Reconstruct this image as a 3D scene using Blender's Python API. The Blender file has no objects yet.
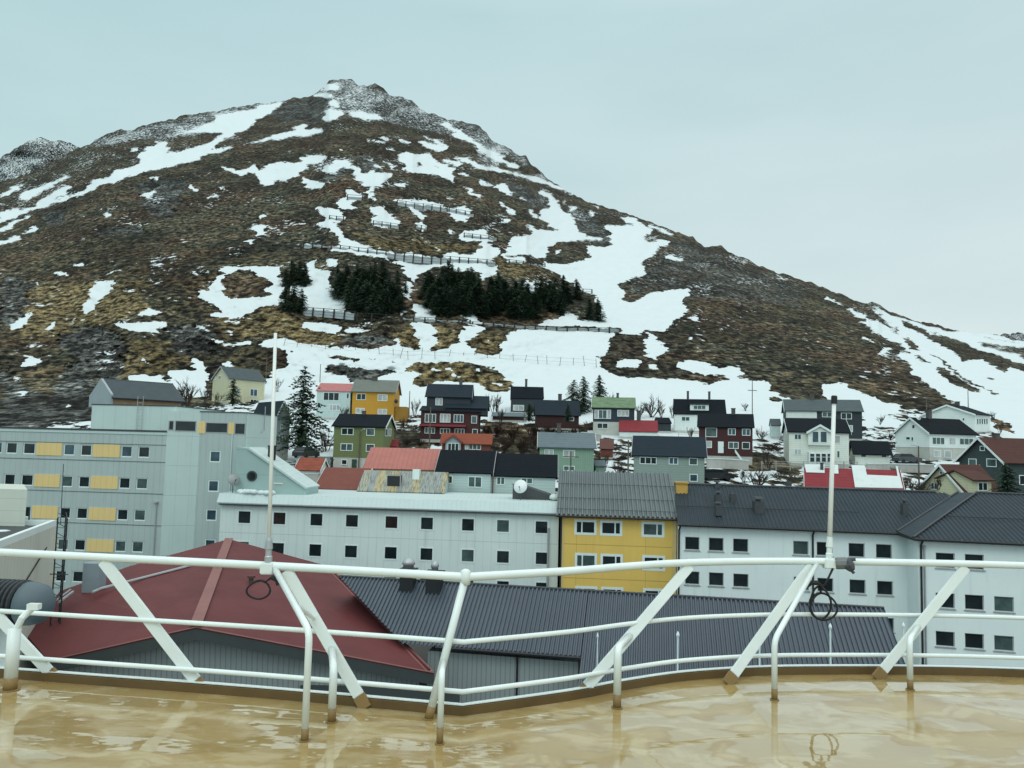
import bpy, bmesh, math, random
import numpy as np
from mathutils import Vector, Matrix
random.seed(7); rng = np.random.default_rng(11)
S = bpy.context.scene
COL = S.collection
# ------------------------------------------------------------------ camera
F_PX = 769.0; PITCH = math.radians(4.5); ROLL = math.radians(1.43)
CAM = Vector((0, 0, 18.0))
fw = Vector((0, math.cos(PITCH), math.sin(PITCH)))
r0 = Vector((1, 0, 0)); u0 = Vector((0, -math.sin(PITCH), math.cos(PITCH)))
RT = math.cos(ROLL)*r0 + math.sin(ROLL)*u0
UP = -math.sin(ROLL)*r0 + math.cos(ROLL)*u0
cd = bpy.data.cameras.new('camera'); co = bpy.data.objects.new('camera', cd); COL.objects.link(co)
cd.sensor_width = 36; cd.lens = F_PX/1024*36; cd.clip_start = 0.1; cd.clip_end = 8000
m = Matrix((RT, UP, -fw)).transposed().to_4x4(); m.translation = CAM
co.matrix_world = m; S.camera = co
def ray(x, y): return fw*F_PX + RT*(x-512) - UP*(y-384)
def W(x, y, D):
    d = ray(x, y); return CAM + d*(D/d.y)
def Wz(x, y, z):
    d = ray(x, y); return CAM + d*((z-CAM.z)/d.z)
def horizon(x): return 384 + (F_PX*math.tan(PITCH))/math.cos(ROLL) + math.tan(ROLL)*(x-512)
# ------------------------------------------------------------------ materials
MATS = {}
def nodes(name):
    mt = bpy.data.materials.new(name); mt.use_nodes = True
    nt = mt.node_tree; b = nt.nodes['Principled BSDF']
    return mt, nt, b
def nd(nt, t, **k):
    n = nt.nodes.new(t)
    for a, v in k.items():
        if a.startswith('i_'): n.inputs[int(a[2:])].default_value = v
        else: setattr(n, a, v)
    return n
def math_n(nt, op, a, b=None, clamp=False):
    n = nt.nodes.new('ShaderNodeMath'); n.operation = op; n.use_clamp = clamp
    for i, v in enumerate((a, b)):
        if v is None: continue
        if isinstance(v, (int, float)): n.inputs[i].default_value = v
        else: nt.links.new(v, n.inputs[i])
    return n.outputs[0]
def mixc(nt, f, a, b, mode='MIX'):
    n = nt.nodes.new('ShaderNodeMix'); n.data_type = 'RGBA'; n.blend_type = mode
    for i, v in ((0, f), (6, a), (7, b)):
        if isinstance(v, (int, float)): n.inputs[i].default_value = v
        elif isinstance(v, tuple): n.inputs[i].default_value = (*v, 1) if len(v) == 3 else v
        else: nt.links.new(v, n.inputs[i])
    return n.outputs[2]
def noise(nt, vec, scale, detail=4, rough=.55):
    n = nd(nt, 'ShaderNodeTexNoise'); n.inputs['Scale'].default_value = scale
    n.inputs['Detail'].default_value = detail; n.inputs['Roughness'].default_value = rough
    nt.links.new(vec, n.inputs['Vector']); return n.outputs['Fac']
def coords(nt, sc=(1, 1, 1)):
    g = nd(nt, 'ShaderNodeNewGeometry'); mp = nd(nt, 'ShaderNodeMapping'); mp.inputs['Scale'].default_value = sc
    nt.links.new(g.outputs['Position'], mp.inputs['Vector']); return mp.outputs[0]
def ramp(nt, f, a, b):
    n = nd(nt, 'ShaderNodeMapRange'); n.interpolation_type = 'SMOOTHSTEP'
    nt.links.new(f, n.inputs[0]); n.inputs[1].default_value = a; n.inputs[2].default_value = b
    return n.outputs[0]
def MAT(name, col, rough=.7, var=.18, scale=1.2, spec=.3, metal=0., streak=.25, lines=None, bump=0.0, dirt=(.12, .11, .09), coat=0):
    """lines: list of (axis, period, width, darkness)"""
    if name in MATS: return MATS[name]
    mt, nt, b = nodes(name); p = coords(nt)
    n1 = noise(nt, p, scale, 5)
    c = mixc(nt, n1, tuple(max(0, v*(1-var*1.3)) for v in col), tuple(min(1, v*(1+var*1.3)) for v in col))
    if streak:
        st = noise(nt, coords(nt, (2.2, 2.2, .16)), 1.0, 5, .65)
        c = mixc(nt, math_n(nt, 'MULTIPLY', ramp(nt, st, .5, .8), streak), c, tuple(v*.45+d*.25 for v, d in zip(col, dirt)))
    if lines:
        sep = nd(nt, 'ShaderNodeSeparateXYZ'); nt.links.new(p, sep.inputs[0])
        for ax, per, wd, dk in lines:
            fr = math_n(nt, 'FRACT', math_n(nt, 'DIVIDE', sep.outputs[ax], per))
            ln = math_n(nt, 'LESS_THAN', fr, wd/per)
            c = mixc(nt, math_n(nt, 'MULTIPLY', ln, dk), c, tuple(v*.3 for v in col))
    nt.links.new(c, b.inputs['Base Color'])
    r = math_n(nt, 'ADD', math_n(nt, 'MULTIPLY', noise(nt, p, scale*3, 3), .2), rough-.1)
    nt.links.new(r, b.inputs['Roughness'])
    b.inputs['Specular IOR Level'].default_value = spec; b.inputs['Metallic'].default_value = metal
    b.inputs['Coat Weight'].default_value = coat
    if bump:
        bp = nd(nt, 'ShaderNodeBump'); bp.inputs['Strength'].default_value = bump; bp.inputs['Distance'].default_value = .03
        nt.links.new(noise(nt, p, scale*6, 5), bp.inputs['Height']); nt.links.new(bp.outputs[0], b.inputs['Normal'])
    MATS[name] = mt; return mt
def GLASS(name, col, rough=.08, var=.5):
    mt, nt, b = nodes(name); p = coords(nt)
    n1 = ramp(nt, noise(nt, p, .7, 3), .35, .7)
    c = mixc(nt, n1, col, tuple(min(1, v*(1+var*2)) for v in col)); nt.links.new(c, b.inputs['Base Color'])
    b.inputs['Roughness'].default_value = rough; b.inputs['Specular IOR Level'].default_value = .35
    bp = nd(nt, 'ShaderNodeBump'); bp.inputs['Strength'].default_value = .08; bp.inputs['Distance'].default_value = .05
    nt.links.new(noise(nt, p, .8, 2), bp.inputs['Height']); nt.links.new(bp.outputs[0], b.inputs['Normal'])
    MATS[name] = mt; return mt
# ------------------------------------------------------------------ mesh builder
class MB:
    def __init__(s): s.v = []; s.f = []
    def poly(s, pts):
        i = len(s.v); s.v += [tuple(p) for p in pts]; s.f.append(tuple(range(i, i+len(pts))))
    def box(s, o, a, b, c):
        o, a, b, c = Vector(o), Vector(a), Vector(b), Vector(c); i = len(s.v)
        for k in range(8): s.v.append(tuple(o + (a if k & 1 else a*0) + (b if k & 2 else b*0) + (c if k & 4 else c*0)))
        for q in ((0, 1, 3, 2), (4, 6, 7, 5), (0, 4, 5, 1), (2, 3, 7, 6), (0, 2, 6, 4), (1, 5, 7, 3)): s.f.append(tuple(i+k for k in q))
    def prism(s, pts, d):
        """closed polygon pts extruded along d"""
        d = Vector(d); n = len(pts); i = len(s.v)
        s.v += [tuple(p) for p in pts] + [tuple(Vector(p)+d) for p in pts]
        s.f.append(tuple(range(i, i+n))); s.f.append(tuple(range(i+2*n-1, i+n-1, -1)))
        for k in range(n): s.f.append((i+k, i+(k+1) % n, i+n+(k+1) % n, i+n+k))
    def slab(s, quad, t):
        """quad thickened by t along its normal"""
        a, b, c, d = [Vector(p) for p in quad]; n = (b-a).cross(d-a).normalized()
        s.prism([a, b, c, d], n*t)
    def tube(s, path, r, n=8, r1=None, closed=True):
        path = [Vector(p) for p in path]; L = len(path); base = len(s.v); up = None
        for k, p in enumerate(path):
            t = (path[min(k+1, L-1)] - path[max(k-1, 0)]).normalized()
            if up is None: up = t.orthogonal().normalized()
            up = (up - t*up.dot(t)).normalized(); w = t.cross(up)
            rr = r if r1 is None else r + (r1-r)*k/(L-1)
            for j in range(n):
                an = 2*math.pi*j/n; s.v.append(tuple(p + (up*math.cos(an) + w*math.sin(an))*rr))
        for k in range(L-1):
            for j in range(n):
                s.f.append((base+k*n+j, base+k*n+(j+1) % n, base+(k+1)*n+(j+1) % n, base+(k+1)*n+j))
        if closed:
            s.f.append(tuple(base+j for j in range(n))[::-1]); s.f.append(tuple(base+(L-1)*n+j for j in range(n)))
    def lathe(s, c, prof, n=16, axis=Vector((0, 0, 1))):
        axis = Vector(axis).normalized(); u = axis.orthogonal().normalized(); w = axis.cross(u); c = Vector(c); base = len(s.v)
        for (r, h) in prof:
            for j in range(n):
                an = 2*math.pi*j/n; s.v.append(tuple(c + axis*h + (u*math.cos(an)+w*math.sin(an))*r))
        for k in range(len(prof)-1):
            for j in range(n): s.f.append((base+k*n+j, base+k*n+(j+1) % n, base+(k+1)*n+(j+1) % n, base+(k+1)*n+j))
        s.f.append(tuple(base+j for j in range(n))[::-1]); s.f.append(tuple(base+(len(prof)-1)*n+j for j in range(n)))
    def build(s, name, mat, parent=None, smooth=False, fixn=True, bevel=0):
        off = Vector((0, 0, 0)); q = parent
        while q is not None: off += q.location; q = q.parent
        me = bpy.data.meshes.new(name)
        me.from_pydata([(x-off.x, y-off.y, z-off.z) for x, y, z in s.v], [], s.f)
        if fixn and len(s.f) < 6000:
            bm = bmesh.new(); bm.from_mesh(me)
            if bevel:
                bmesh.ops.remove_doubles(bm, verts=bm.verts, dist=1e-4)
                bmesh.ops.bevel(bm, geom=list(bm.edges), offset=bevel, segments=2, affect='EDGES')
            bmesh.ops.recalc_face_normals(bm, faces=bm.faces); bm.to_mesh(me); bm.free()
        me.materials.append(mat); o = bpy.data.objects.new(name, me); COL.objects.link(o)
        if parent is not None: o.parent = parent
        if smooth:
            me.polygons.foreach_set('use_smooth', [True]*len(me.polygons))
        me.update(); return o
def thing(name, loc, label, cat, group=None):
    o = bpy.data.objects.new(name, None); COL.objects.link(o); o.location = loc; o.empty_display_size = .3
    o['label'] = label; o['category'] = cat
    if group: o['group'] = group
    return o
def tag(o, label, cat, group=None):
    o['label'] = label; o['category'] = cat
    if group: o['group'] = group
    return o
def copy_tree(src, loc, rz, sc, label=None, group=None):
    def cp(o, par):
        c = o.copy(); COL.objects.link(c)
        if par is not None: c.parent = par
        for ch in [k for k in bpy.data.objects if k.parent == o]: cp(ch, c)
        return c
    c = src.copy(); COL.objects.link(c)
    for ch in src.children: 
        k = ch.copy(); COL.objects.link(k); k.parent = c
    c.location = loc; c.rotation_euler = (0, 0, rz); c.scale = sc if isinstance(sc, tuple) else (sc, sc, sc)
    if label: c['label'] = label
    if group: c['group'] = group
    return c
# ------------------------------------------------------------------ facade frame
class FR:
    """vertical plane through the ground point seen at pixel column x, distance D, turned by phi degrees (right end nearer for phi > 0)"""
    def __init__(s, x, D, phi):
        s.p0 = W(x, horizon(x), D); s.p0.z = 0; ph = math.radians(phi); s.phi = phi
        s.a = Vector((math.cos(ph), -math.sin(ph), 0)); s.n = Vector((-math.sin(ph), -math.cos(ph), 0))
    def uz(s, x, y):
        d = ray(x, y); t = (s.p0-CAM).dot(s.n)/d.dot(s.n); p = CAM+d*t
        return (p-s.p0).dot(s.a), p.z
    def P(s, u, z, d=0.): return s.p0 + s.a*u + Vector((0, 0, z)) + s.n*d
    def rect(s, x0, y0, x1, y1):
        xm, ym = (x0+x1)/2, (y0+y1)/2
        return s.uz(x0, ym)[0], s.uz(x1, ym)[0], s.uz(xm, y1)[1], s.uz(xm, y0)[1]
    def box(s, mb, u0, u1, z0, z1, d0, d1):
        mb.box(s.P(u0, z0, d0), s.a*(u1-u0), Vector((0, 0, z1-z0)), s.n*(d1-d0))
    def side(s, u, ph_side):
        """frame of the end wall at u; ph_side +1 = right end (u grows going away), -1 = left end (u grows towards the front)"""
        g = FR.__new__(FR); g.p0 = s.P(u, 0)
        if ph_side > 0: g.a = -s.n; g.n = s.a.copy()
        else: g.a = s.n.copy(); g.n = -s.a
        g.phi = 0; return g
def wall_open(mb, F, u0, u1, z0, z1, ops, t=.22):
    us = sorted(set([u0, u1] + [min(max(k, u0), u1) for o in ops for k in o[:2]]))
    zs = sorted(set([z0, z1] + [min(max(k, z0), z1) for o in ops for k in o[2:]]))
    for i in range(len(us)-1):
        for j in range(len(zs)-1):
            uc, zc = (us[i]+us[i+1])/2, (zs[j]+zs[j+1])/2
            if any(o[0] < uc < o[1] and o[2] < zc < o[3] for o in ops): continue
            if us[i+1]-us[i] < 1e-5 or zs[j+1]-zs[j] < 1e-5: continue
            mb.poly([F.P(us[i], zs[j]), F.P(us[i+1], zs[j]), F.P(us[i+1], zs[j+1]), F.P(us[i], zs[j+1])])
    for o in ops:
        c = [(o[0], o[2]), (o[1], o[2]), (o[1], o[3]), (o[0], o[3])]
        for k in range(4):
            (ua, za), (ub, zb) = c[k], c[(k+1) % 4]
            mb.poly([F.P(ua, za), F.P(ub, zb), F.P(ub, zb, -t), F.P(ua, za, -t)])
def window(root, F, r, fm, pm, d=.0, fw_=.07, mull=(), bars=(), casing=0., depth=.06, name='window'):
    """r = (u0,u1,z0,z1); d = front of frame relative to wall; recessed when d<0"""
    u0, u1, z0, z1 = r; mb = MB(); w = min(fw_, (u1-u0)*.2)
    c = casing
    F.box(mb, u0-c, u0+w, z0-c, z1+c, d-depth, d); F.box(mb, u1-w, u1+c, z0-c, z1+c, d-depth, d)
    F.box(mb, u0+w, u1-w, z0-c, z0+w, d-depth, d); F.box(mb, u0+w, u1-w, z1-w, z1+c, d-depth, d)
    for m_ in mull:
        uc = u0+(u1-u0)*m_; F.box(mb, uc-w*.5, uc+w*.5, z0+w, z1-w, d-depth, d-.005)
    for m_ in bars:
        zc = z0+(z1-z0)*m_; F.box(mb, u0+w, u1-w, zc-w*.4, zc+w*.4, d-depth, d-.008)
    wd = mb.build(name, fm, root)
    g = MB(); F.box(g, u0+w, u1-w, z0+w, z1-w, d-depth+.004, d-depth*.55); g.build('pane', pm, wd)
    return wd
# ------------------------------------------------------------------ shared materials
G_DARK = GLASS('glass_dark', (.010, .016, .018)); G_SKY = GLASS('glass_sky_reflection', (.03, .055, .07)); G_CURT = GLASS('glass_curtain', (.045, .07, .068), .15)  # bluish panes have a sky reflection put into their colour
G_PALE = GLASS('glass_pale', (.3, .32, .31), .2, .3); G_MAROON = GLASS('glass_blind', (.018, .013, .013))
def GL(): return random.choice([G_DARK, G_DARK, G_DARK, G_DARK, G_CURT, G_DARK, G_MAROON])
WHITE = MAT('white_trim', (.70, .78, .76), .5, .06, streak=.15)
CREAMT = MAT('cream_trim', (.7, .68, .58), .5, .08, streak=.2)
GREYT = MAT('grey_trim', (.35, .36, .36), .5, .1)
BLACKM = MAT('black_metal', (.02, .022, .025), .5, .2, streak=0)
DARKMET = MAT('dark_metal', (.06, .065, .07), .5, .2, streak=.1)
ZINC = MAT('zinc_metal', (.4, .42, .43), .4, .15, metal=.4)
CONC = MAT('concrete', (.42, .41, .38), .9, .2, streak=.5)
SNOW = MAT('snow_clump', (.60, .68, .68), .8, .04, streak=0, bump=.3)
BRICK = MAT('chimney_brick', (.09, .085, .08), .9, .3)
ASPH = MAT('asphalt', (.05, .05, .05), .9, .3, .4, streak=0)
WOODD = MAT('weathered_wood', (.12, .1, .075), .9, .3)
BARK = MAT('bark', (.05, .042, .035), .95, .3, streak=0)
# ------------------------------------------------------------------ hillside: real surface sampled along sight lines, depth grows up the slope
RIDGE = [(-300,275),(-250,260),(-100,215),(0,182),(40,169),(60,158),(78,149),(86,146),(97,139),(108,134),(121,129),(128,130),(150,124),(178,117),(192,115),(220,110),(250,105),(275,102),(295,97),(308,97),(318,91),(324,87),(329,80),(336,79),(345,81),(351,80),(358,84),(366,86),(372,85),(376,83),(384,87),(389,94),(400,97),(408,100),(412,100),(420,108),(430,113),(445,117),(458,122),(466,123),(474,125),(480,127),(486,132),(491,140),(497,143),(510,149),(520,155),(526,156),(530,163),(545,176),(560,187),(585,200),(607,207),(640,218),(660,226),(690,236),(705,246),(714,246),(722,247),(728,251),(740,257),(770,270),(800,279),(830,290),(860,302),(868,304),(872,302),(878,304),(882,308),(900,315),(930,324),(960,332),(990,335),(1012,339),(1024,341),(1100,352),(1300,368)]
D1P = [(-300,560),(0,640),(200,760),(340,840),(450,800),(600,680),(760,560),(870,500),(1024,560),(1300,620)]
RXA, RYA = np.array(RIDGE, float).T; DXA, DYA = np.array(D1P, float).T
def ridge_y(x): return np.interp(x, RXA, RYA)
TOWN = [(-230,60.),(-200,62.),(-115,70.),(-60,86.),(-25,110.),(0,132.),(30,165.),(55,195.)]
TSA, TDA = np.array(TOWN).T
HC = horizon(512); HS = math.tan(ROLL)
def hill_depth(x, y):
    x = np.asarray(x, float); y = np.asarray(y, float)
    s = HC+HS*(x-512)-y; sr = HC+HS*(x-512)-ridge_y(x); D1 = np.interp(x, DXA, DYA)
    D0 = 195.; z0 = 55/F_PX*D0; z1 = sr/F_PX*D1; k = (z1-z0)/(D1-D0); e = s/F_PX
    up = (z0-k*D0)/np.minimum(e-k, -1e-4)
    return np.where(s < 55, np.interp(s, TSA, TDA), up)
def hill_pt(x, y, lift=0.):
    p = W(x, y, float(hill_depth(x, y))); p.z += lift; return p
# ---- snow and ground-cover masks, traced as polygons on the slope
CR = dict(M1=(0,120),M2=(150,80),M3=(300,70),M4=(400,120),M5=(300,180),M6=(460,200),N1=(600,200),N2=(824,280),N3=(260,320),N4=(440,300),N5=(600,300),N6=(740,330),N7=(170,240),L=(0,250))
def vnoise(x, y, seed):
    xi = np.floor(x).astype(int); yi = np.floor(y).astype(int); fx = x-xi; fy = y-yi
    fx = fx*fx*(3-2*fx); fy = fy*fy*(3-2*fy)
    def h(a, b):
        n = (a*374761393 + b*668265263 + seed*982451653) & 0xffffffff
        n = ((n ^ (n >> 13))*1274126177) & 0xffffffff
        return ((n ^ (n >> 16)) & 0xffff)/65535.
    return (h(xi, yi)*(1-fx)+h(xi+1, yi)*fx)*(1-fy)+(h(xi, yi+1)*(1-fx)+h(xi+1, yi+1)*fx)*fy
def fbm(x, y, seed, oc=4):
    t = 0; a = .5
    for k in range(oc): t = t+a*(vnoise(x*2**k, y*2**k, seed+k)-.5); a *= .5
    return t
def fbm2(x, y, seed): return fbm(x, y, seed, 4)
X0, Y0, NX, NY = -300, 60, 1640, 600
def blank(v=0.): return np.full((NY, NX), v, np.float32)
gy, gx = np.mgrid[0:NY, 0:NX]
def poly_px(c, s):
    ox, oy = CR[c]; k = 4.084 if c == 'L' else 5.12
    n = [float(t) for t in s.replace(';', ' ').replace(',', ' ').split()]
    return [(ox+n[i]/k, oy+n[i+1]/k) for i in range(0, len(n), 2)]
def fill(A, pts, val):
    xs = [p[0]-X0 for p in pts]; ys = [p[1]-Y0 for p in pts]
    a, b = max(0, int(min(xs))-1), min(NX, int(max(xs))+2); c, d = max(0, int(min(ys))-1), min(NY, int(max(ys))+2)
    if a >= b or c >= d: return
    X = gx[c:d, a:b]+.5; Y = gy[c:d, a:b]+.5; ins = np.zeros(X.shape, bool); n = len(pts)
    for i in range(n):
        x1, y1, x2, y2 = xs[i], ys[i], xs[(i+1) % n], ys[(i+1) % n]
        if y1 == y2: continue
        cond = ((y1 > Y) != (y2 > Y)) & (X < (x2-x1)*(Y-y1)/(y2-y1)+x1); ins ^= cond
    A[c:d, a:b][ins] = val
def blur(A, n=1):
    for _ in range(n):
        P = np.pad(A, 1, mode='edge')
        A = (P[:-2, 1:-1]+P[2:, 1:-1]+2*P[1:-1, 1:-1])/4; P = np.pad(A, 1, mode='edge')
        A = (P[1:-1, :-2]+P[1:-1, 2:]+2*P[1:-1, 1:-1])/4
    return A
SN = blank()
sp = .365
SPRINK = [('M1','430,120 620,65 850,5 1024,-20 1024,80 900,95 700,100 560,125 440,150'),('M2','0,225 140,195 300,155 500,125 690,100 640,130 480,210 330,250 180,290 0,290'),
('M3','50,125 110,90 180,40 260,50 380,70 450,105 580,160 700,230 900,280 1024,370 1024,470 900,385 700,320 560,300 400,250 200,220 130,200 200,130'),
('M4','250,-10 420,40 560,140 670,220 640,240 480,150 250,40'),('M3','1024,470 900,385 850,370 1024,540')]
def fb2(sx, sy, seed): 
    return fbm2((gx+X0)/sx, (gy+Y0)/sy, seed)
slope_noise = fb2(26., 8., 201); SN[:] = np.where(gy+Y0 < 400, .13+.66*slope_noise, 0)
fill(SN, [(-300,300),(-300,240),(0,178),(100,136),(275,101),(285,104),(150,165),(0,222)], .22)
fill(SN, [(855,300),(1024,338),(1330,380),(1330,430),(1024,440),(905,340)], .30)
for c, s in SPRINK: fill(SN, poly_px(c, s), sp)
SN += np.where(SN > .2, .42*fb2(20., 6., 207), 0)
def stroke(c, s, w):
    P_ = poly_px(c, s)
    for (xa, ya), (xb, yb_) in zip(P_[:-1], P_[1:]):
        l_ = math.hypot(xb-xa, yb_-ya); nx_, ny_ = -(yb_-ya)/l_*w/2, (xb-xa)/l_*w/2
        fill(SN, [(xa+nx_, ya+ny_), (xb+nx_, yb_+ny_), (xb-nx_, yb_-ny_), (xa-nx_, ya-ny_)], 1.)
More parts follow.
